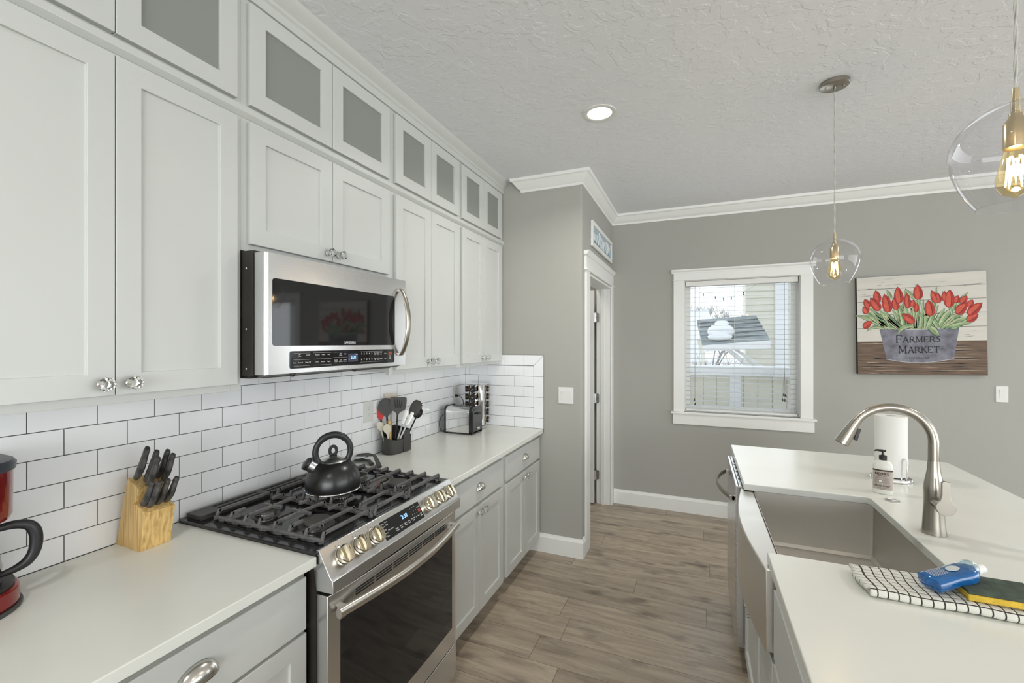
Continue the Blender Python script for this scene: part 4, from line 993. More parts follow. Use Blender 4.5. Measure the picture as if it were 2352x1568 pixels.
inn = [(SX + (x - SX) * .96, SY + (y - SY) * .96) for x, y in pts[::-1]]
m.prism(pts + inn, 'z', ZT + .027, ZT + .328); obj('side_panel', m, CHROME, r)
SPG = mat('spice_tan', (.42, .30, .12), .5, var=.25, vscale=60, coat=.5); SPB = mat('spice_brown', (.16, .07, .025), .5, var=.25, vscale=60, coat=.5); SPR = mat('spice_green', (.20, .20, .07), .5, var=.25, vscale=60, coat=.5)
cols = [('left edge column of the rack', 0, 5, [SPB, SPB, SPB, SPB, SPB]), ('room-facing column of the rack', 1, 5, [SPB] * 5), ('right-hand column of the rack', 2, 5, [SPG, SPG, SPR, SPR, SPG])]
nth = ['top jar', 'second jar from the top', 'third jar from the top', 'fourth jar from the top', 'bottom jar']
CAPW = mat('cap_print', (.6, .6, .58), .5)
for cn, ai, n, ms in cols:
    for kk in range(n):
        if ai < 2 and kk > 3: continue
        a = angs[ai]; dd = Vector((math.cos(a), math.sin(a), 0)); z = ZT + .295 - kk * .0575; base = Vector((SX, SY, z)) + dd * .034
        R = Matrix((Vector((-dd.y, dd.x, 0)), Vector((0, 0, 1)), dd)).transposed()
        j = thing('spice_jar', 'black-capped spice jar, %s in the %s' % (nth[kk], cn), 'jar', base, 'spice jars in the revolving rack')
        m = M(); m.lathe([(0, .0), (.019, .0), (.0205, .003), (.0205, .030), (.016, .036), (.016, .038)], base, 16, R); obj('jar_glass', m, ms[kk], j)
        m = M(); m.lathe([(.0205, .0375), (.0225, .0375), (.0225, .054), (.021, .056), (0, .056)], base, 20, R); m.mi = 1
        cc = base + dd * .0565; m.bar(cc - Vector((-dd.y, dd.x, 0)) * .008 + Vector((0, 0, (-.004, .002, .004, 0, 0)[kk])), cc + Vector((-dd.y, dd.x, 0)) * .008 + Vector((0, 0, (.004, -.004, .006, 0, 0)[kk])), .0035, .0008, up=dd)
        obj('cap', m, [BLACKP, CAPW], j, doubles=False)

# ------------------------------------------------------------------ outlets and switches
def outlet(y, label, w=.076):
    r = thing('wall_outlet', label, 'outlet', (XW + .001, y, 1.168))
    x = XW + .0006
    m = M().box(x, x + .0055, y - w / 2, y + w / 2, 1.108, 1.226); pl = obj('cover_plate', m, PLATEM, r, bevel=.003)
    m = M().box(x + .0055, x + .0072, y - .017, y + .017, 1.132, 1.202); m.mi = 1
    for z in (1.150, 1.184):
        for dy in (-.006, .006): m.box(x + .0071, x + .0074, y + dy - .001, y + dy + .001, z, z + .008)
        m.cyl((x + .0070, y, z - .006), (x + .0074, y, z - .006), .0022, n=8)
    obj('receptacle', m, [PLATEM, DARK], r, doubles=False)
outlet(1.975, 'white wall outlet on the splash tiles left of the utensil caddy')
outlet(2.942, 'white wall outlet on the splash tiles with the toaster plugged in')
def switch(x0, x1, z0, z1, y, n, label):
    r = thing('light_switch', label, 'light switch', ((x0 + x1) / 2, y, (z0 + z1) / 2))
    obj('cover_plate', M().box(x0, x1, y - .006, y - .0002, z0, z1), WHITEP, r, bevel=.003)
    w = (x1 - x0) / n; zc_ = (z0 + z1) / 2
    for i in range(n):
        xc = x0 + w * (i + .5) if n == 1 else x0 + (x1 - x0) * (.30 + .40 * i)
        m = M(); m.hexa([(xc - .016, y - .0065, zc_ - .034), (xc + .016, y - .0065, zc_ - .034), (xc + .016, y - .006, zc_ - .034), (xc - .016, y - .006, zc_ - .034), (xc - .016, y - .0105, zc_ + .034), (xc + .016, y - .0105, zc_ + .034), (xc + .016, y - .006, zc_ + .034), (xc - .016, y - .006, zc_ + .034)])
        obj('rocker', m, WHITEP, r, bevel=.001)
switch(-.938, -.824, 1.110, 1.231, YP, 2, 'white double rocker switch on the narrow grey wall beside the tile')
switch(2.024, 2.094, 1.121, 1.240, YF, 1, 'single white rocker switch on the far wall right of the tulip canvas')

# ------------------------------------------------------------------ tulip canvas
ax0, ax1, az0, az1 = 1.187, 1.962, 1.312, 2.080
yc = 4.302
r = thing('canvas_print', 'square canvas of red tulips in a bucket lettered Farmers Market on the far wall', 'painting', ((ax0 + ax1) / 2, yc, (az0 + az1) / 2))
def ap(X, Y, lay=0):    # photo-detail coordinates (0..2016, 0..1568) -> canvas point
    s = (X - 166) / 1668; top = 213 - 95 * s; bot = 1450 + 18 * s; t = (Y - top) / (bot - top)
    return (ax0 + s * (ax1 - ax0), yc - .0004 - lay * .00012, az1 - t * (az1 - az0))
PC = [mat('print_' + n, c, .6, var=v, vscale=vs, stretch=st) for n, c, v, vs, st in (
    ('edge', (.02, .018, .015), .1, 5, None), ('boards', (.60, .58, .52), .05, 3, (1, 1, 8)), ('line', (.10, .095, .085), .3, 30, None), ('table', (.13, .085, .055), .5, 14, (.5, 1, 12)),
    ('bucket', (.175, .175, .21), .45, 14, None), ('rim', (.42, .42, .46), .1, 9, None), ('red', (.40, .028, .02), .25, 30, None), ('dark_red', (.17, .012, .012), .2, 20, None), ('light_red', (.56, .09, .05), .2, 25, None),
    ('leaf', (.22, .33, .16), .35, 25, None), ('pale_leaf', (.43, .48, .28), .2, 25, None), ('dark_leaf', (.035, .08, .055), .2, 25, None), ('ink', (.018, .018, .02), .1, 20, None), ('plank_light', (.40, .32, .24), .3, 30, (1, 1, 6)))]
m = M(); m.mi = 0; m.box(ax0, ax1, yc, YF - .001, az0, az1)
def ppoly(pts, mi, lay): m.mi = mi; m.poly([ap(x, y, lay) for x, y in pts])
ppoly([(166, 216), (1834, 118), (1834, 1015), (166, 1036)], 1, 1)
ppoly([(166, 1036), (1834, 1015), (1834, 1466), (166, 1448)], 3, 1)
for y0, y1 in ((372, 292), (532, 470), (700, 652), (870, 832)): ppoly([(170, y0 - 3), (1830, y1 - 3), (1830, y1 + 3), (170, y0 + 3)], 2, 2)
rr = random.Random(4)
for k in range(46):
    x = rr.uniform(180, 1700); y = rr.uniform(230, 1000); L = rr.uniform(40, 190); sl_ = -.05
    ppoly([(x, y), (x + L, y + L * sl_ - 1), (x + L * .6, y + L * sl_ * .6 + rr.uniform(2, 5))], 2, 2)
for k in range(70):
    y = 1045 + (k % 24) * 17 + rr.uniform(-3, 3); x = rr.uniform(172, 1500); L = rr.uniform(100, 500); L = min(L, 1830 - x); h = rr.uniform(3, 7)
    if y < 1440: ppoly([(x, y), (x + L * .5, y - h / 2), (x + L, y + 1), (x + L * .6, y + h), (x + L * .2, y + h)], 13 if k % 2 else 12, 2)
lay = 3
ppoly([(468, 862)] + [(468 + (1503 - 468) * t, 862 - 20 * t + 30 * math.sin(PI * t)) for t in [i / 10 for i in range(1, 10)]] + [(1503, 840), (1430, 1248)] + [(1430 - 870 * t, 1248 + 10 * t + 50 * math.sin(PI * t)) for t in [i / 10 for i in range(1, 10)]] + [(560, 1256)], 4, lay)
def arcband(x0, x1, y0, y1, h, th, mi, lay):
    n = 14
    up = [(x0 + (x1 - x0) * i / n, y0 + (y1 - y0) * i / n + h * math.sin(PI * i / n)) for i in range(n + 1)]
    for a, b in zip(up, up[1:]): ppoly([a, b, (b[0], b[1] + th), (a[0], a[1] + th)], mi, lay)
arcband(462, 1508, 856, 832, 30, 10, 5, 4); arcband(560, 1432, 1256, 1248, 50, 8, 5, 4)
def leaf(x0, y0, x1, y1, w, bend, lay):
    w = w * 1.3; n = 10; dx, dy = x1 - x0, y1 - y0; L = math.hypot(dx, dy); nx, ny = -dy / L, dx / L
    def c(t): return (x0 + dx * t + nx * bend * math.sin(PI * t), y0 + dy * t + ny * bend * math.sin(PI * t))
    def W(t): return w * (math.sin(PI * min(1, .18 + t * .82)) ** .7) + 1
    for mi, sc, l2, o in ((11, 1.0, 0, 0), (9, .80, .45, 0), (10, .30, .9, -.38)):
        A = [(c(i / n)[0] + nx * (W(i / n) * sc + w * o), c(i / n)[1] + ny * (W(i / n) * sc + w * o)) for i in range(n + 1)]
        B = [(c(i / n)[0] + nx * (-W(i / n) * sc + w * o), c(i / n)[1] + ny * (-W(i / n) * sc + w * o)) for i in range(n + 1)]
        for i in range(n): ppoly([A[i], A[i + 1], B[i + 1], B[i]], mi, lay + l2)
def tulip(cx_, cy_, w, h, ang, lay):
    a = math.radians(ang); ca, sa = math.cos(a), math.sin(a)
    def tr_(x, y): return (cx_ + x * ca - y * sa, cy_ + x * sa + y * ca)
    def egg(w, h, ox=0, oy=0, tipx=0):
        pts = []
        for i in range(16):
            t = 2 * PI * i / 16; yy = -math.cos(t) * h / 2; xx = math.sin(t) * w / 2 * (1 + .22 * math.cos(t) * -1)
            if i == 0: yy -= h * .06; xx += tipx
            pts.append(tr_(xx + ox, yy + oy))
        return pts
    ppoly(egg(w + 8, h + 8), 7, lay); ppoly(egg(w, h), 6, lay + .4)
    ppoly(egg(w * .5, h * .88, -w * .10, h * .03), 8, lay + .8); ppoly(egg(w * .09, h * .8, w * .2, 0), 7, lay + 1.0)
LV = [(560, 860, 280, 690, 22, 20), (600, 860, 330, 655, 30, -25), (700, 860, 360, 640, 34, -40), (520, 870, 290, 905, 16, 40), (640, 865, 480, 640, 24, 10), (740, 870, 560, 640, 30, -30), (760, 870, 650, 620, 26, 10), (800, 870, 700, 600, 24, -10),
      (860, 870, 780, 540, 26, 10), (880, 870, 830, 350, 24, -30), (900, 870, 980, 480, 26, 20), (950, 870, 1020, 450, 22, -10), (990, 870, 1080, 600, 24, 10), (1020, 870, 1060, 480, 18, 0), (1060, 870, 1230, 310, 24, 30), (1080, 870, 1130, 640, 20, 10),
      (1240, 860, 1050, 670, 28, 30), (1100, 870, 1250, 560, 26, -10), (1150, 860, 1190, 440, 26, -20), (1200, 860, 1330, 600, 26, -15), (1250, 850, 1460, 590, 32, -30), (1300, 850, 1560, 670, 32, -30), (1350, 845, 1620, 720, 28, -20), (1380, 840, 1650, 800, 20, -15),
      (1290, 850, 1500, 500, 22, -20), (1470, 600, 1620, 395, 16, -20), (640, 480, 578, 366, 20, 0), (960, 480, 825, 350, 20, -10), (700, 870, 610, 700, 24, 14), (1420, 700, 1300, 380, 14, 10), (840, 870, 900, 600, 20, 10)]
rq = random.Random(11)
for i in range(30):
    x0_ = rq.uniform(540, 1450); an = (x0_ - 1000) / 450 * .85 + rq.uniform(-.25, .25); L_ = rq.uniform(160, 330); LV.insert(0, (x0_, 862, x0_ + L_ * math.sin(an) * 1.5, 862 - L_ * math.cos(an), rq.uniform(18, 28), rq.uniform(-25, 25)))
for i, q in enumerate(LV): leaf(*q, 4.2 + (i % 6) * .9)
for i, q in enumerate([(690, 550, 92, 150, -12), (445, 455, 100, 145, -12), (305, 545, 90, 112, -30), (285, 630, 90, 90, -40), (575, 545, 125, 225, -14), (420, 555, 115, 190, -38), (735, 440, 115, 200, -6), (850, 510, 85, 180, -4), (920, 545, 70, 90, 10), (968, 600, 56, 110, 10), (990, 400, 118, 180, -2),
                          (1200, 460, 90, 165, -24), (1250, 470, 60, 120, -10), (1325, 450, 70, 120, 0), (1385, 485, 125, 215, 4), (1475, 490, 75, 90, 20), (1640, 545, 80, 100, 30), (1560, 495, 80, 112, 38), (1660, 725, 95, 150, 58), (1528, 610, 115, 175, 44), (1690, 615, 110, 215, 48), (1135, 605, 125, 190, -8), (305, 815, 80, 130, 55), (858, 735, 100, 185, -55)]): tulip(*q, 10.5 + i * .25)
leaf(910, 830, 705, 925, 26, 30, 17); leaf(1130, 850, 1235, 960, 36, -14, 17)
m.mi = 12
SER = {  # strokes of a serif capital on a unit box: (x0,y0,x1,y1,width)
 'F': ([(.12, 0, .12, 1, .15), (.12, .97, .72, .97, .06), (.12, .52, .55, .52, .05), (0, .02, .26, .02, .04), (.70, .80, .72, .98, .05), (.55, .42, .55, .62, .04)], .74),
 'A': ([(.08, 0, .45, 1, .06), (.45, 1, .82, 0, .15), (.24, .36, .64, .36, .05), (-.04, .02, .2, .02, .04), (.68, .02, .96, .02, .04)], .9),
 'R': ([(.12, 0, .12, 1, .15), (.12, .97, .45, .97, .05), (.12, .50, .45, .50, .05), (.45, .97, .62, .86, .10), (.62, .86, .62, .62, .13), (.62, .62, .45, .5, .10), (.40, .5, .80, 0, .14), (0, .02, .26, .02, .04), (.7, .02, .9, .02, .04)], .84),
 'M': ([(.12, 0, .12, 1, .06), (.12, 1, .5, .1, .14), (.5, .1, .88, 1, .06), (.88, 0, .88, 1, .15), (0, .02, .24, .02, .04), (.76, .02, 1.02, .02, .04), (.0, .98, .16, .98, .04), (.86, .98, 1.02, .98, .04)], 1.04),
 'E': ([(.12, 0, .12, 1, .15), (.12, .97, .68, .97, .06), (.12, .52, .5, .52, .05), (.12, .03, .72, .03, .06), (.66, .82, .68, .98, .05), (.7, .02, .74, .2, .05)], .76),
 'S': ([(.60, .80, .56, .93, .05), (.56, .93, .35, .98, .06), (.35, .98, .14, .88, .09), (.14, .88, .12, .70, .12), (.12, .70, .52, .38, .15), (.52, .38, .56, .18, .12), (.56, .18, .36, .02, .08), (.36, .02, .12, .06, .06), (.12, .06, .06, .24, .05)], .66),
 'K': ([(.12, 0, .12, 1, .15), (.18, .45, .66, .98, .06), (.32, .58, .78, 0, .14), (0, .02, .26, .02, .04), (.54, .98, .80, .98, .04), (.66, .02, .9, .02, .04)], .82),
 'T': ([(.4, 0, .4, 1, .15), (.04, .97, .76, .97, .06), (.04, .80, .04, .98, .05), (.76, .80, .76, .98, .05), (.26, .02, .54, .02, .04)], .8)}
def serif(word, X, Y, W, hb, hs, dy):
    tot = sum(SER[ch][1] * (hb if i == 0 else hs) for i, ch in enumerate(word)) + 8 * (len(word) - 1); k = W / tot; x = X
    for i, ch in enumerate(word):
        h = hb if i == 0 else hs
        for a, b, c_, d_, w in SER[ch][0]:
            p = Vector((x + a * h * k, Y - b * h + dy * (x - X) / W)); q = Vector((x + c_ * h * k, Y - d_ * h + dy * (x - X) / W)); n_ = (q - p); n_ = Vector((-n_.y, n_.x)).normalized() * max(w, .075) * h / 2 * 1.15
            m.poly([ap(*(p + n_), 19), ap(*(q + n_), 19), ap(*(q - n_), 19), ap(*(p - n_), 19)])
        x += (SER[ch][1] * h + 8) * k
serif('FARMERS', 690, 1048, 580, 96, 78, -10); serif('MARKET', 722, 1182, 528, 96, 78, -10)
m.mi = 2
for i in range(9): 
    x = 860 + i * 30; m.poly([ap(x, 1232, 19), ap(x + 14, 1232, 19), ap(x + 14, 1256, 19), ap(x, 1252, 19)])
MA = Matrix.Translation(Vector(((ax0 + ax1) / 2, 0, (az0 + az1) / 2))) @ Matrix.Rotation(math.radians(-.75), 4, 'Y') @ Matrix.Translation(-Vector(((ax0 + ax1) / 2, 0, (az0 + az1) / 2)))
m.xf(MA); obj('canvas', m, PC, r, smooth=False, doubles=False)

# sign over the pantry door
r = thing('framed_sign', 'white framed blue sign with white script lettering above the doorway', 'sign', (XP, 3.81, 2.41))
m = M(); sy0, sy1, sz0, sz1 = 3.385, 4.240, 2.312, 2.512; X1 = XP + .022
fw_ = .032
m.box(XP + .004, X1, sy0, sy1, sz0, sz0 + fw_); m.box(XP + .004, X1, sy0, sy1, sz1 - fw_, sz1); m.box(XP + .004, X1, sy0, sy0 + fw_, sz0 + fw_, sz1 - fw_); m.box(XP + .004, X1, sy1 - fw_, sy1, sz0 + fw_, sz1 - fw_)
obj('sign_frame', m, TRIM, r, bevel=.002, doubles=False)
m = M().box(XP + .002, XP + .010, sy0 + .02, sy1 - .02, sz0 + .02, sz1 - .02); m.mi = 1
m.box(XP + .0100, XP + .0104, sy0 + .033, sy1 - .033, sz1 - .068, sz1 - .033)
m.mi = 2
def scr(y, s, amp, n, ph=0):
    pts = [(XP + .0115, y + s * i / n + amp * .35 * math.sin(i * 1.9 + ph), 2.405 + amp * math.sin(i * 1.15 + ph) * (1 if i % 5 else 1.5)) for i in range(n + 1)]
    m.tube(smooth(pts, 5), .0042, 6)
scr(sy0 + .06, .20, .028, 16); scr(sy0 + .32, .22, .045, 18, 1); scr(sy0 + .58, .20, .042, 16, 2)
for yy_, h in ((3.47, .05), (3.66, .085), (3.86, .05), (4.05, .08), (4.12, .05)): m.tube([(XP + .0115, yy_, 2.385 - h * .2), (XP + .0115, yy_ + .008, 2.385 + h)], .005, 6)
obj('sign_print', m, [mat('sign_blue', (.20, .33, .40), .5, var=.3, vscale=8), mat('sign_pale_blue', (.40, .48, .52), .5), mat('sign_white', (.75, .76, .76), .5)], r, doubles=False)

# ------------------------------------------------------------------ lamps
def pendant(x, y, z, label, first):
    """z = top of the glass"""
    r = thing('pendant_lamp', label, 'pendant lamp', (x, y, ZC), 'clear glass pendant lamps over the island')
    m = M(); m.lathe([(0, ZC - .0003), (.060, ZC - .0003), (.060, ZC - .016), (.056, ZC - .019), (0, ZC - .021)], (x, y, 0), 36)
    for s_ in (-1, 1): m.ball((x + .035 * s_, y, ZC - .021), .005, n=8, m=6)
    m.cyl((x, y, ZC - .04), (x, y, ZC - .019), .004, .006, 12); obj('canopy', m, NICKEL, r, doubles=False)
    m = M(); 
    n = 40; z0 = z + .026; z1 = ZC - .035
    for ph in (0, PI): m.tube([(x + .0018 * math.cos(i * .9 + ph), y + .0018 * math.sin(i * .9 + ph), z0 + (z1 - z0) * i / n) for i in range(n + 1)], .0018, 6)
    obj('cord', m, mat('twisted_clear_cord', (.50, .50, .46), .3), r, doubles=False)
    m = M(); m.lathe([(.0, .028), (.0055, .028), (.007, .0), (.007, -.02), (.010, -.022), (.010, -.030), (.0165, -.040), (.0185, -.044), (.0185, -.094), (.014, -.096), (0, -.096)], (x, y, z), 24); obj('socket', m, BRASS, r)
    m = M(); pr = [(.006, 0), (.022, -.004), (.048, -.014), (.072, -.030), (.090, -.052), (.100, -.078), (.1015, -.098), (.096, -.130), (.085, -.163), (.071, -.192), (.058, -.213)]
    m.lathe(pr, (x, y, z), 48); m.lathe([(.0572, -.2125), (.0588, -.2125), (.0588, -.2145), (.0572, -.2145), (.0572, -.2125)], (x, y, z), 48); obj('glass_shade', m, PGLASS, r, ang=80, doubles=False)
    m = M(); m.lathe([(.0165, -.094), (.018, -.100), (.024, -.128), (.0295, -.156), (.0290, -.172), (.021, -.186), (.007, -.193), (0, -.199)], (x, y, z), 24); bl = obj('bulb', m, BULBG, r, ang=80)
    m = M()
    for k_ in range(5):
        a = 2 * PI * k_ / 5; a2 = a + .5
        m.tube([(x + .011 * math.cos(a), y + .011 * math.sin(a), z - .112), (x + .015 * math.cos(a2), y + .015 * math.sin(a2), z - .172), (x + .011 * math.cos(a + 1), y + .011 * math.sin(a + 1), z - .112)], .0014, 6)
    obj('filament', m, FIL, bl)
    l = bpy.data.lights.new('bulb_glow', 'POINT'); l.energy = 1.6; l.color = (1, .74, .42); l.shadow_soft_size = .012
    o = bpy.data.objects.new('bulb_glow', l); C.objects.link(o); o.location = (x, y, z - .135)
pendant(.606, 2.515, 2.050, 'clear glass pendant lamp seen whole in front of the window and canvas', 1)
pendant(.606, 1.232, 2.050, 'clear glass pendant lamp cut off at the right edge of the photo', 0)
for i, (x, y) in enumerate(CANS[:1]):
    r = thing('recessed_light', 'round recessed ceiling light with a lit diffuser', 'ceiling light', (x, y, ZC))
    m = M(); m.lathe([(.088, ZC - .0002), (.088, ZC - .004), (.074, ZC - .007), (.066, ZC - .004), (.064, ZC - .001)], (x, y, 0), 40); obj('trim_ring', m, WHITEP, r)
    m = M(); m.lathe([(0, ZC - .0015), (.066, ZC - .0015), (.066, ZC - .0035), (0, ZC - .0035)], (x, y, 0), 40); obj('diffuser', m, LED, r)

# ------------------------------------------------------------------ island
IX0, IX1 = .200, 1.243; NY0, NY1, NX = 1.545, 2.255, .665
m = M(); poly = [(IX0, -1.0), (IX1, -1.0), (IX1, 3.075), (IX0 + .006, 3.088), (IX0, 3.084), (IX0, NY1)] + [(NX - .016 + .016 * math.sin(math.radians(a)), NY1 - .016 + .016 * math.cos(math.radians(a))) for a in (0, 30, 60, 90)] + [(NX - .016 + .016 * math.cos(math.radians(a)), NY0 + .016 - .016 * math.sin(math.radians(a))) for a in (0, 30, 60, 90)] + [(IX0, NY0)]
m.prism(poly, 'z', .884, ZT); tag(obj('worktop', m, QUARTZ, bevel=.003), 'white quartz island worktop notched around the apron sink', 'worktop')
IF = .228; ID = .207
def isl_body(label, y0, y1, zt=.882, name='base_cabinet', hollow=False):
    r = thing(name, label, 'cabinet', (.55, (y0 + y1) / 2, 0), 'white island cabinets')
    m = M(); 
    if hollow:
        m.box(IF, .80, y0, y1, .105, .60); m.box(IF, .80, y0, y0 + .018, .6, zt); m.box(IF, .80, y1 - .018, y1, .6, zt); m.box(.76, .80, y0 + .018, y1 - .018, .6, zt)
    else: m.box(IF, .80, y0, y1, .105, zt)
    m.box(.30, .80, y0, y1, 0, .105); obj('cabinet_body', m, CAB, r, bevel=.001, doubles=False); return r
r = isl_body('white island sink cabinet with two glass-knobbed doors under the apron sink', 1.485, 2.305, hollow=True, name='sink_cabinet')
for q0, q1, ky in ((1.50, 1.8885, 1.858), (1.8915, 2.29, 1.924)):
    d = fdoor('door', ID, q0, q1, .11, .603, r, sgn=-1); knob(ID - .0003, ky, .545, d, sgn=-1)
r = isl_body('white island cabinet nearest the camera, drawer above doors', .70, 1.484)
fdoor('drawer', ID, .715, 1.470, .640, .840, r, sgn=-1, slab=True); fdoor('door', ID, .715, 1.091, .11, .622, r, sgn=-1); fdoor('door', ID, 1.094, 1.470, .11, .622, r, sgn=-1)
m = M().box(.205, .80, 2.945, 3.06, 0, .882); tag(obj('end_panel', m, CAB, bevel=.002), 'white panel closing the far end of the island beside the dishwasher', 'panel')
m = M().box(.805, .83, -.95, 3.05, 0, .882); tag(obj('back_panel', m, CAB, bevel=.002), 'white panel along the seating side of the island', 'panel')
# dishwasher
r = thing('dishwasher', 'stainless dishwasher with bowed bar handle under the far end of the island', 'dishwasher', (.45, 2.63, 0))
m = M().box(.225, .78, 2.335, 2.935, .10, .872); m.box(.26, .78, 2.335, 2.935, 0, .10); obj('dishwasher_body', m, DARKSIDE, r, doubles=False)
m = M().box(.172, .224, 2.332, 2.940, .115, .876); dd_ = obj('door', m, STEEL, r, bevel=.003)
m = M().box(.183, .188, 2.34, 2.932, .8755, .8775)
for i in range(6): m.box(.192, .200, 2.45 + i * .07, 2.47 + i * .07, .8755, .877)
obj('control_strip', m, DARKG, dd_, doubles=False)
m = M(); rg = []
for i in range(21):
    t = i / 20; y = 2.385 + .50 * t; s_ = math.sin(PI * t) ** .8; x = .166 - .062 * s_
    rg.append([(x + .006 * math.cos(a), y, .800 + .013 * math.sin(a)) for a in [k_ * PI / 6 for k_ in range(12)]])
m.loft(rg)
for y in (2.395, 2.875): m.box(.150, .173, y - .010, y + .010, .790, .810)
obj('handle', m, NICKEL, dd_, doubles=False)
# farmhouse sink
r = thing('farmhouse_sink', 'stainless apron-front sink with bowed front set into the island', 'sink', (.42, 1.9, .63))
def afront(y):
    t = (y - 1.500) / (2.290 - 1.500); return .190 - .038 * math.sin(PI * max(0, min(1, t)))
ys = [1.502 + (2.288 - 1.502) * i / 20 for i in range(21)]
m = M(); m.prism([(afront(y), y) for y in ys] + [(.238, 2.288), (.238, 1.502)], 'z', .632, .8815); obj('apron', m, SINKM, r, bevel=.004, seg=3)
bx0, bx1, by0, by1, bz = .240, .682, 1.530, 2.272, .655
m = M()
o_ = rrect(bx0, bx1, by0, by1, .012, 3)
def ring(pts, z): return [m.v((x, y, z)) for x, y in pts]
o2_ = rrect(bx0 + .004, bx1 - .004, by0 + .004, by1 - .004, .010, 3)
outr = rrect(bx0 - .001, bx1 + .014, by0 - .014, by1 + .014, .016, 3)
Rr = [ring(outr, bz - .012), ring(outr, .8825), ring(o_, .8825), ring(o2_, bz + .012), ring(rrect(bx0 + .014, bx1 - .014, by0 + .014, by1 - .014, .010, 3), bz)]
m.f(Rr[0][::-1]); m.f(Rr[-1])
for a, b in zip(Rr, Rr[1:]):
    for i in range(len(a)): m.f([a[i], a[(i + 1) % len(a)], b[(i + 1) % len(a)], b[i]])
obj('basin', m, SINKM, r, ang=25)
m = M(); m.lathe([(.055, .001), (.052, .004), (.040, .002), (.038, -.006), (0, -.006)], (.46, 1.9, bz + .0005), 28); obj('drain', m, STEEL, r)
# faucet
fx, fy = .738, 1.912
r = thing('kitchen_faucet', 'brushed nickel gooseneck pull-down faucet arching over the sink', 'faucet', (fx, fy, ZT))
m = M(); prof_ = [(0, .0005), (.0335, .0005), (.0335, .003), (.0302, .03), (.0278, .07), (.0268, .10), (.0266, .125), (.0275, .150), (.0262, .165), (.0215, .19), (.0175, .215), (.0155, .245), (0, .245)]
m.lathe(prof_, (fx, fy, ZT), 32, sy=.95); obj('faucet_body', m, NICKEL, r, ang=50)
m = M(); pts = [(fx, fy, ZT + .2455), (fx, fy, ZT + .31)]
Rc = .115; ccx = fx - Rc
for i in range(1, 22):
    a = math.radians(0 + 142 * i / 21); pts.append((ccx + Rc * math.cos(a), fy, ZT + .300 + Rc * 1.02 * math.sin(a)))
m.tube(pts, [.0152, .0148] + [.0145 - .001 * i / 21 for i in range(21)], 20, up=(0, 1, 0)); sp = obj('spout', m, NICKEL, r)
e0 = Vector(pts[-1]); d = (Vector(pts[-1]) - Vector(pts[-2])).normalized()
m = M(); L = .103; dn = Vector((-.36, 0, -.93)).normalized()
hp = [e0 + d * .0005, e0 + d * .004, e0 + (d * .6 + dn * .4).normalized() * .03, e0 + (d * .45 + dn * .55).normalized() * .065, e0 + (d * .40 + dn * .60).normalized() * L]
m.tube(hp, [.0138, .0142, .0165, .0205, .0235], 24, up=(0, 1, 0)); m.mi = 1
ax_ = (hp[-1] - hp[-2]).normalized(); m.cyl(hp[-1], hp[-1] + ax_ * .002, .0205, n=24); sh = obj('spray_head', m, [NICKEL, DARKG], r, doubles=False)
m = M(); mid = (hp[2] + hp[3]) / 2; perp = Vector((ax_.z, 0, -ax_.x)); perp = perp if perp.x > 0 else -perp
m.bar(mid + perp * .020 - ax_ * .016, mid + perp * .029 + ax_ * .026, .012, .006, up=(0, 1, 0)); obj('spray_button', m, BLACKP, sh, bevel=.002)
m = M(); hz = ZT + .112
m.cyl((fx, fy - .012, hz), (fx, fy - .066, hz), .0185, .0195, 28); m.cyl((fx, fy - .0665, hz), (fx, fy - .0685, hz), .0225, .0225, 28)
pl_ = [(fx + .0255 * math.cos(math.radians(a)), hz + .0255 * math.sin(math.radians(a))) for a in range(125, 416, 10)]
pl_ += [(fx + .010, hz + .045), (fx + .010, hz + .082), (fx - .004, hz + .085), (fx - .010, hz + .080), (fx - .010, hz + .040)]
m.prism(pl_, 'y', fy - .080, fy - .069); obj('handle', m, NICKEL, r, bevel=.0015, doubles=False)
# hole cover disc
m = M(); m.lathe([(0, .0005), (.024, .0005), (.0245, .003), (.020, .005), (.013, .0055), (.013, .004), (0, .004)], (.735, 2.243, ZT), 28)
tag(obj('air_switch', m, CHROME), 'small round chrome disc in the island worktop behind the sink', 'sink accessory')
# soap bottle
sx_, sy_ = .735, 2.340
r = thing('soap_dispenser', 'white pump bottle of hand soap with a grey label behind the sink', 'soap bottle', (sx_, sy_, ZT))
aL = math.atan2(-sy_, -sx_) + math.radians(2); fD = Vector((math.cos(aL), math.sin(aL), 0)); sD = Vector((-fD.y, fD.x, 0))
def oval(a, b, z, n=32, p=2.6):
    out = []
    for i in range(n):
        t = 2 * PI * i / n; c_, s_ = math.cos(t), math.sin(t)
        q = Vector((sx_, sy_, ZT + z)) + sD * (a * abs(c_) ** (2 / p) * (1 if c_ >= 0 else -1)) + fD * (b * abs(s_) ** (2 / p) * (1 if s_ >= 0 else -1)); out.append(q)
    return out
m = M().loft([oval(.0325, .020, .001), oval(.0345, .0225, .005), oval(.0345, .0225, .110), oval(.0325, .021, .124), oval(.025, .018, .136), oval(.014, .0135, .142)]); obj('bottle', m, mat('soap_white', (.72, .72, .66), .25, sss=0), r, ang=45)
m = M(); m.lathe([(0, .1425), (.0135, .1425), (.0138, .160), (.0125, .161), (.006, .163), (.0045, .166), (.0045, .176), (.006, .178), (.006, .183), (0, .184)], (sx_, sy_, ZT), 20)
nz_ = Vector((sx_, sy_, ZT + .181)); m.tube([nz_ + sD * .010 , nz_ - sD * .004, nz_ - sD * .022, nz_ - sD * .028 - Vector((0, 0, .004))], [.004, .0055, .004, .003], 8); obj('pump', m, BLACKP, r, doubles=False)
n = 20; m = M()
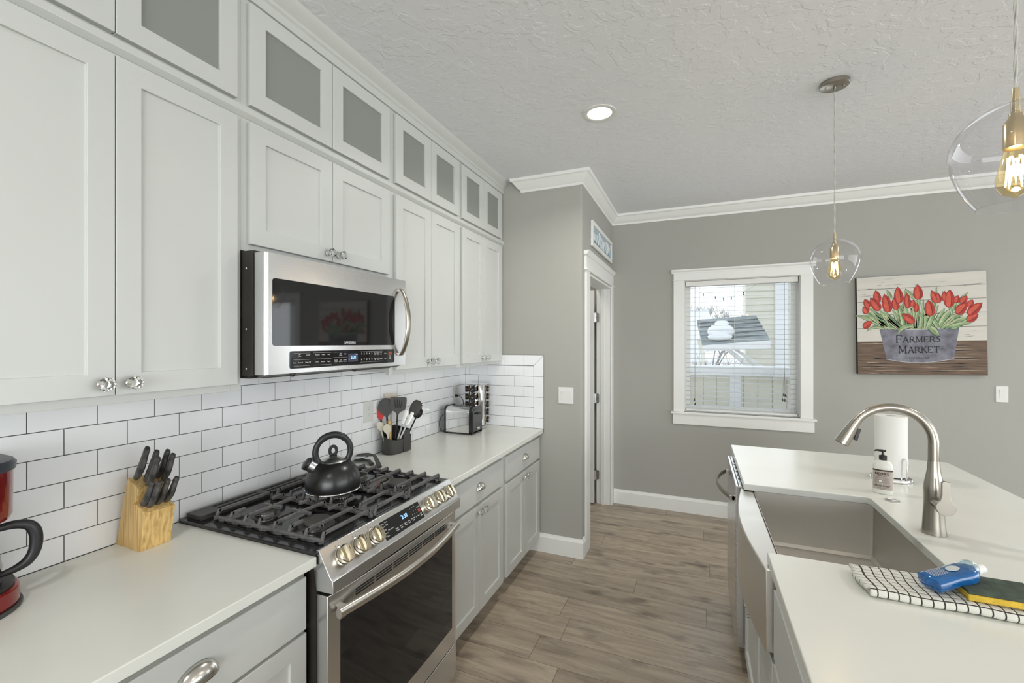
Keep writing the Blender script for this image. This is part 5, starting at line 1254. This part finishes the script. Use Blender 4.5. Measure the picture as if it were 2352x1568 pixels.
def lab(u, v, off=.0005):   # u -1..1 across the front half
    t = math.radians(90 - u * 88); c_, s_ = math.cos(t), math.sin(t); p = 2.6; a, b = .0345 + off, .0225 + off
    return Vector((sx_, sy_, ZT + v)) + sD * (-a * abs(c_) ** (2 / p) * (1 if -c_ <= 0 else -1)) * -1 * -1 + fD * (b * abs(s_) ** (2 / p))
def lab(u, v, off=.0005):
    x = u * .0335; a, b, p = .0345, .0225, 2.6; y = b * max(0, 1 - (abs(x) / a) ** p) ** (1 / p) + off
    return Vector((sx_, sy_, ZT + v)) + sD * x + fD * y
m.grid(lambda u, v: lab(-1 + 2 * u, .020 + .080 * v), 24, 2); m.mi = 1
m.grid(lambda u, v: lab(-1 + 2 * u, .098 + .006 * v, .0007), 24, 1)
def ltext(s, u0, z, sz, bold=.02): text(m, s, (0, 0, 0), (1, 0, 0), (0, 0, 1), sz, align='c', bold=bold, mapf=lambda a, b: lab((a + u0) / .0335, z + b, .0009))
ltext("MEYER'S", -.004, .083, .0125, .03); ltext('CLEAN DAY', -.004, .076, .0060, .02); ltext('HAND SOAP', -.004, .033, .0095, .03); ltext('INSPIRED BY THE GARDEN', -.004, .070, .0028); ltext('WITH ESSENTIAL OILS', -.004, .0265, .0032); ltext('12.5 FL OZ', -.004, .022, .0028)
for i in range(7): m.grid(lambda u, v: lab((.000 + .019 * u) / .0335, .046 + i * .0035 + .0006 * v, .0009), 3, 1); m.grid(lambda u, v: lab((-.027 + .012 * u) / .0335, .046 + i * .0035 + .0006 * v, .0009), 3, 1)
m.grid(lambda u, v: lab((-.0085 + .0075 * v * math.cos(2 * PI * u)) / .0335, .056 + .0068 * v * math.sin(2 * PI * u), .0010), 20, 1); m.mi = 2
m.grid(lambda u, v: lab((-.0085 + .0062 * v * math.cos(2 * PI * u)) / .0335, .056 + .0055 * v * math.sin(2 * PI * u), .0012), 20, 1)
obj('label', m, [mat('label_taupe', (.42, .37, .33), .5), mat('label_brown', (.05, .035, .028), .5), WHITEP], r, smooth=False, doubles=False)
# paper towel holder and roll
px_, py_ = .843, 2.590
r = thing('paper_towel_holder', 'chrome paper towel holder with round base and side arm behind the soap', 'paper towel holder', (px_, py_, ZT))
m = M(); m.lathe([(0, .0005), (.076, .0005), (.077, .005), (.078, .007), (.076, .014), (.066, .018), (0, .019)], (px_, py_, ZT), 40); obj('base', m, CHROME, r)
m = M(); m.cyl((px_, py_, ZT + .018), (px_, py_, ZT + .292), .006, n=12); obj('post', m, CHROME, r)
fd2 = Vector((-px_, -py_, 0)).normalized(); rd2 = Vector((-fd2.y, fd2.x, 0)); bs = Vector((px_, py_, ZT)) + fd2 * .045 + rd2 * .050
m = M(); o1 = bs + rd2 * -.014; m.tube([o1 + Vector((0, 0, .018)) - rd2 * .0, bs - rd2 * .012 + Vector((0, 0, .030)), bs - rd2 * .009 + Vector((0, 0, .105)), bs - rd2 * .002 + Vector((0, 0, .112)), bs + rd2 * .008 + Vector((0, 0, .105)), bs + rd2 * .006 + Vector((0, 0, .030)), bs + rd2 * .002 + Vector((0, 0, .018))], .0028, 8); obj('side_arm', m, CHROME, r)
m = M(); m.lathe([(.021, .021), (.058, .021), (.0595, .023), (.0595, .298), (.058, .300), (.021, .300), (.021, .021)], (px_, py_, ZT), 44)
tag(obj('paper_towel_roll', m, mat('paper_white', (.72, .72, .69), .9, bump=.3, bscale=250)), 'white paper towel roll standing on the chrome holder', 'paper towel')
# towel, sponge, bottle
def towel_mat():
    m_ = mat('grid_towel', (.66, .66, .60), .9, bump=.4, bscale=500); nt = m_.node_tree; b = nt.nodes['Principled BSDF']
    at = _n(nt, 'ShaderNodeUVMap'); at.uv_map = 'grid'; s2 = _n(nt, 'ShaderNodeSeparateXYZ'); nt.links.new(at.outputs[0], s2.inputs[0])
    outs = []
    for ax, w in (('X', .075), ('Y', .06)):
        fr = _n(nt, 'ShaderNodeMath', operation='FRACT'); nt.links.new(s2.outputs[ax], fr.inputs[0]); lt = _n(nt, 'ShaderNodeMath', operation='LESS_THAN'); lt.inputs[1].default_value = w * 2; nt.links.new(fr.outputs[0], lt.inputs[0]); outs.append(lt)
    mxm = _n(nt, 'ShaderNodeMath', operation='MAXIMUM'); nt.links.new(outs[0].outputs[0], mxm.inputs[0]); nt.links.new(outs[1].outputs[0], mxm.inputs[1])
    mix = _n(nt, 'ShaderNodeMix', data_type='RGBA'); nt.links.new(mxm.outputs[0], mix.inputs[0]); mix.inputs[6].default_value = (.66, .66, .60, 1); mix.inputs[7].default_value = (.045, .040, .035, 1)
    nt.links.new(mix.outputs[2], b.inputs['Base Color']); return m_
def cloth(y0, y1, x0, x1, z0, z1, nx=70, ny=44):
    bm_ = bmesh.new(); uv = bm_.loops.layers.uv.new('grid'); cell = .0215
    R_ = (z1 - z0) / 2; L1 = (y1 - y0); per = 2 * L1 + PI * R_ * 1.0
    # cross-section path: bottom front -> around the back fold -> top front, front edges open
    def sec(s_):   # from the back of the lower layer, round the fold in front, back over the top
        if s_ < L1: return (y1 - s_, z0, (0, -1))
        if s_ < L1 + PI * R_:
            a = (s_ - L1) / R_; return (y0 - R_ * math.sin(a), z0 + R_ - R_ * math.cos(a), (-math.sin(a), -math.cos(a)))
        q = s_ - L1 - PI * R_; return (y0 + q, z1, (0, 1))
    ns = ny * 2 + 8; V = []; U = []
    for i in range(nx + 1):
        row = []; ur = []
        x = x0 + (x1 - x0) * i / nx
        for j in range(ns + 1):
            s_ = per * j / ns; y, z, nn = sec(s_)
            pu = ((x - x0) / cell + .35) % 1; pv = (s_ / (cell * .82)) % 1
            puff = .0018 * (abs(math.sin(PI * (pu - .075))) ** .6 * abs(math.sin(PI * (pv - .06))) ** .6)
            xx = x + .004 * math.sin(y * 60) * (1 if i in (0, nx) else .6) - (.010 * (j / ns > .55) if i < 3 else 0) * (3 - i) / 3
            row.append(bm_.verts.new((xx, y + nn[0] * puff + .0016 * math.sin(x * 45), z + nn[1] * puff + .0011 * math.sin(x * 30 + y * 20)))); ur.append(((x - x0) / cell + .35, s_ / (cell * .82)))
        V.append(row); U.append(ur)
    for i in range(nx):
        for j in range(ns):
            f = bm_.faces.new([V[i][j], V[i + 1][j], V[i + 1][j + 1], V[i][j + 1]]); f.smooth = True
            for l, (a, b) in zip(f.loops, ((i, j), (i + 1, j), (i + 1, j + 1), (i, j + 1))): l[uv].uv = U[a][b]
    me = bpy.data.meshes.new('dish_towel'); bm_.to_mesh(me); bm_.free(); me.materials.append(towel_mat())
    o = bpy.data.objects.new('dish_towel', me); C.objects.link(o); md = o.modifiers.new('s', 'SOLIDIFY'); md.thickness = .0085; md.offset = 0
    return o
o = cloth(1.376, 1.503, .402, .82, ZT + .0068, ZT + .0180)
tag(o, 'folded white waffle dish towel with black grid lines beside the sink', 'dish towel')
r = thing('scrub_sponge', 'yellow sponge with dark green scrubbing side lying on the grid towel', 'sponge', (.675, 1.437, .937))
m = M().box(.600, .745, 1.388, 1.488, .939, .955); obj('sponge_foam', m, mat('sponge_yellow', (.62, .42, .05), .9, bump=.8, bscale=260, var=.15, vscale=60), r, bevel=.003)
m = M().box(.600, .745, 1.388, 1.488, .9553, .963); obj('scouring_pad', m, mat('scour_green', (.055, .075, .055), .9, bump=.8, bscale=400, var=.3, vscale=40), r, bevel=.002)
BLU = mat('blue_dish_liquid', (.01, .20, .62), .05, trans=.6, ior=1.35, coat=1.0)
r = thing('dish_soap_bottle', 'small clear bottle of blue dish soap lying on the sponge and grid towel', 'soap bottle', (.60, 1.43, .96))
b0 = Vector((.533, 1.408, .9585)); b1_ = Vector((.652, 1.468, .986)); dd = (b1_ - b0).normalized(); ss = dd.cross(Vector((0, 0, 1))).normalized(); uu = ss.cross(dd)
def bsec(t, a, b, n=20, p=3.2): return [b0 + dd * t + ss * (a * abs(math.cos(q)) ** (2 / p) * (1 if math.cos(q) >= 0 else -1)) + uu * (b * abs(math.sin(q)) ** (2 / p) * (1 if math.sin(q) >= 0 else -1)) for q in [2 * PI * i / n for i in range(n)]]
m = M().loft([bsec(0, .026, .014), bsec(.003, .030, .0175), bsec(.03, .0295, .0175), bsec(.06, .027, .017), bsec(.09, .030, .0175), bsec(.105, .029, .0175), bsec(.118, .021, .015), bsec(.126, .012, .012)]); bo = obj('bottle', m, BLU, r, ang=50)
m = M(); 
def bl(a, t): return b0 + dd * t + ss * a + uu * .0181
for k_ in range(9): m.poly([bl(-.016, .012 + k_ * .0045), bl(.010, .012 + k_ * .0045), bl(.010, .0135 + k_ * .0045), bl(-.016, .0135 + k_ * .0045)])
cc_ = b0 + dd * .072 + uu * .0182 - ss * .002; m.poly([cc_ + ss * .011 * math.cos(a) + dd * .016 * math.sin(a) for a in [2 * PI * i / 20 for i in range(20)]])
obj('label', m, mat('label_silver', (.55, .60, .62), .4), bo, smooth=False)
m = M(); m.cyl(b0 + dd * .1262, b0 + dd * .150, .0130, .0115, 20); obj('cap', m, WHITEP, r, bevel=.001)
m = M(); m.ball(b0 + dd * .112 + uu * .010, .021, (1, 1, .9), 20, 12); obj('pouring_dome', m, thin_glass('clear_dome', (.8, .93, .97), base=.06, edge=.9, power=2), r, ang=80)

# ------------------------------------------------------------------ outside the window
SNOW = mat('snow', (.86, .88, .90), .8, var=.03); SIDING = mat('cream_siding', (.80, .77, .66), .7, var=.03); WH = mat('outdoor_white', (.88, .89, .90), .6)
SHING = mat('grey_shingle', (.26, .29, .29), .8, var=.25, vscale=7, bump=.4, bscale=60)
tag(obj('snowy_ground', M().box(-14, 26, 4.6, 60, -.6, -.4), SNOW), kind='structure', label=None, cat=None)
r = thing('porch_wall', 'white porch half wall with cream panels outside the window', 'porch railing', (.5, 6.2, -.4))
m = M(); m.box(-2.5, 7, 6.20, 6.30, -.4, 1.135); obj('panel', m, SIDING, r)
m = M(); m.box(-2.5, 7, 6.14, 6.36, 1.14, 1.262); obj('cap_rail', m, WH, r, bevel=.01)
for k_, x in enumerate((-1.5, -.55, .39, 1.35, 2.3, 3.25, 4.2)): obj('post', M().box(x, x + .122, 6.17, 6.199, -.4, 1.139), WH, r, bevel=.004)
m = M()
for x in [-2.4 + .155 * i for i in range(60)]: m.box(x, x + .006, 6.1985, 6.2, -.4, 1.135)
obj('groove', m, mat('panel_groove', (.42, .40, .33), .8), r, doubles=False)
r = thing('neighbour_house', 'cream lap-sided house corner with white trim outside the window', 'house', (3, 9.7, -.4))
m = M(); m.box(.90, 6.0, 9.72, 10.3, -.4, 4.5)
for i in range(36): m.hexa([(.89, 9.695, -.3 + i * .13), (6, 9.695, -.3 + i * .13), (6, 9.72, -.3 + i * .13), (.89, 9.72, -.3 + i * .13), (.89, 9.714, -.17 + i * .13), (6, 9.714, -.17 + i * .13), (6, 9.72, -.17 + i * .13), (.89, 9.72, -.17 + i * .13)])
obj('siding', m, SIDING, r, smooth=False, doubles=False)
obj('corner_trim', M().box(1.39, 1.60, 9.66, 9.694, -.4, 4.4), WH, r); obj('shaded_eave', M().box(.78, 6.0, 9.3, 10.4, 3.45, 3.6), WH, r)
r = thing('porch_roof', 'low grey shingled roof with a snow cap outside the window', 'roof', (.6, 8.6, 1.4))
m = M(); m.hexa([(.10, 8.45, 1.49), (1.13, 8.40, 1.58), (1.10, 9.6, 1.95), (.02, 9.6, 1.90), (.10, 8.45, 1.53), (1.13, 8.40, 1.62), (1.05, 9.55, 2.08), (.02, 9.6, 2.02)])
obj('shingles', m, SHING, r, smooth=False)
m = M()
for i in range(1, 6):
    t = i / 6; m.bar((.10 - .08 * t, 8.43 + 1.15 * t, 1.537 + .487 * t), (1.13 - .08 * t, 8.385 + 1.15 * t, 1.627 + .455 * t), .02, .008)
obj('course_line', m, mat('shingle_gap', (.07, .075, .075), .9), r, doubles=False)
m = M().hexa([(.10, 8.38, 1.40), (1.13, 8.33, 1.47), (1.13, 8.40, 1.47), (.10, 8.45, 1.40), (.10, 8.38, 1.51), (1.13, 8.33, 1.60), (1.13, 8.40, 1.60), (.10, 8.45, 1.51)]); obj('fascia', m, WH, r)
m = M(); m.bar((.50, 8.6, 1.45), (.95, 8.5, 1.05), .07, .07); m.bar((.62, 8.6, 1.45), (1.15, 8.5, 1.05), .05, .05); obj('brace', m, WH, r, doubles=False)
m = M(); m.ball((.40, 8.62, 1.76), .22, (1.0, .5, .62), 24, 12); m.ball((.42, 8.72, 1.90), .13, (.9, .6, .5), 20, 10); m.ball((.38, 8.50, 1.66), .19, (1.05, .35, .32), 20, 10)
obj('snow_cap', m, SNOW, r, doubles=False, ang=80)
r = thing('van', 'white snow-topped van parked beyond the porch at the left of the window', 'van', (-.6, 14, -.4))
m = M(); m.prism([(-3.4, -.1), (.12, -.1), (.12, 1.2), (-.05, 1.9), (-.3, 1.98), (-3.4, 1.98)], 'y', 14, 15.8); obj('van_body', m, WH, r, bevel=.08)
obj('side_window', M().box(-1.2, -.35, 13.98, 13.999, 1.42, 1.78), mat('tinted_window', (.25, .27, .3), .2), r)
for x in (-2.7, -.55):
    m = M(); m.cyl((x, 13.95, -.06), (x, 14.2, -.06), .34, n=24); obj('wheel', m, DARKG, r)
r = thing('distant_house', 'cream house far behind the van at the left of the window', 'house', (-.4, 18, -.4))
obj('wall', M().box(-4.0, .30, 18, 22, -.4, 1.75), SIDING, r); obj('window', M().box(-.34, -.02, 17.97, 17.999, 1.05, 1.42), mat('distant_pane', (.25, .28, .32), .3), r)
m = M().prism([(17.7, 1.7), (20, 2.9), (22.3, 1.7)], 'x', -4.2, .5); obj('snowy_roof', m, SNOW, r)
TWIG = mat('bare_twig', (.30, .29, .28), .9); SHR = mat('dry_shrub_twig', (.26, .16, .06), .9)
def bare(name, label, cat, x, y, z, h, w, seed, mt, n0=7, depth=4, rad=.03):
    rr = random.Random(seed); m = M()
    def br(p, d, L, r_, k):
        q = p + d * L; m.cyl(p, q, r_, r_ * .65, 5, cap=False)
        if k == 0: return
        for _ in range(3 if k > 1 else 4):
            nd_ = (d + Vector((rr.uniform(-1, 1) * w, rr.uniform(-1, 1) * w, rr.uniform(-.3, .55)))).normalized(); br(q, nd_, L * rr.uniform(.55, .8), r_ * .6, k - 1)
    for _ in range(n0):
        d = Vector((rr.uniform(-1, 1) * w, rr.uniform(-1, 1) * w, 1)).normalized(); br(Vector((x, y, z)), d, h * .33, rad, depth)
    o = obj(name, m, mt, doubles=False); tag(o, label, cat)
bare('bare_shrub', 'brown leafless shrub beneath the shingled roof outside the window', 'shrub', .36, 7.5, -.4, 1.75, .55, 3, SHR, 9, 5, .013)
bare('bare_tree', 'grey leafless tree at the upper left of the window view', 'tree', .75, 27, -.4, 4.6, .6, 5, TWIG, 7, 4, .05)
bare('bare_tree', 'dark leafless tree at the far left edge of the window view', 'tree', -3.4, 27, -.4, 4.9, .45, 9, TWIG, 5, 4, .05)
hs = [o for o in C.objects if o.name == 'neighbour_house'][0]
m = M(); m.tube(smooth([(-.6, 9.1, 2.9), (.1, 9.1, 2.50), (.50, 9.1, 2.40), (.9, 9.15, 2.55), (1.3, 9.2, 2.95), (1.4, 9.32, 3.46)]), .0012, 5); r = obj('light_string', m, BLACKP, hs)
for x, z in ((.12, 2.495), (.33, 2.43), (.47, 2.40), (.60, 2.41), (.80, 2.49)):
    m = M(); m.cyl((x, 9.1, z), (x, 9.1, z - .03), .009, n=8); m.ball((x, 9.1, z - .045), .011, n=8, m=6); obj('bulb', m, BLACKP, r, doubles=False)
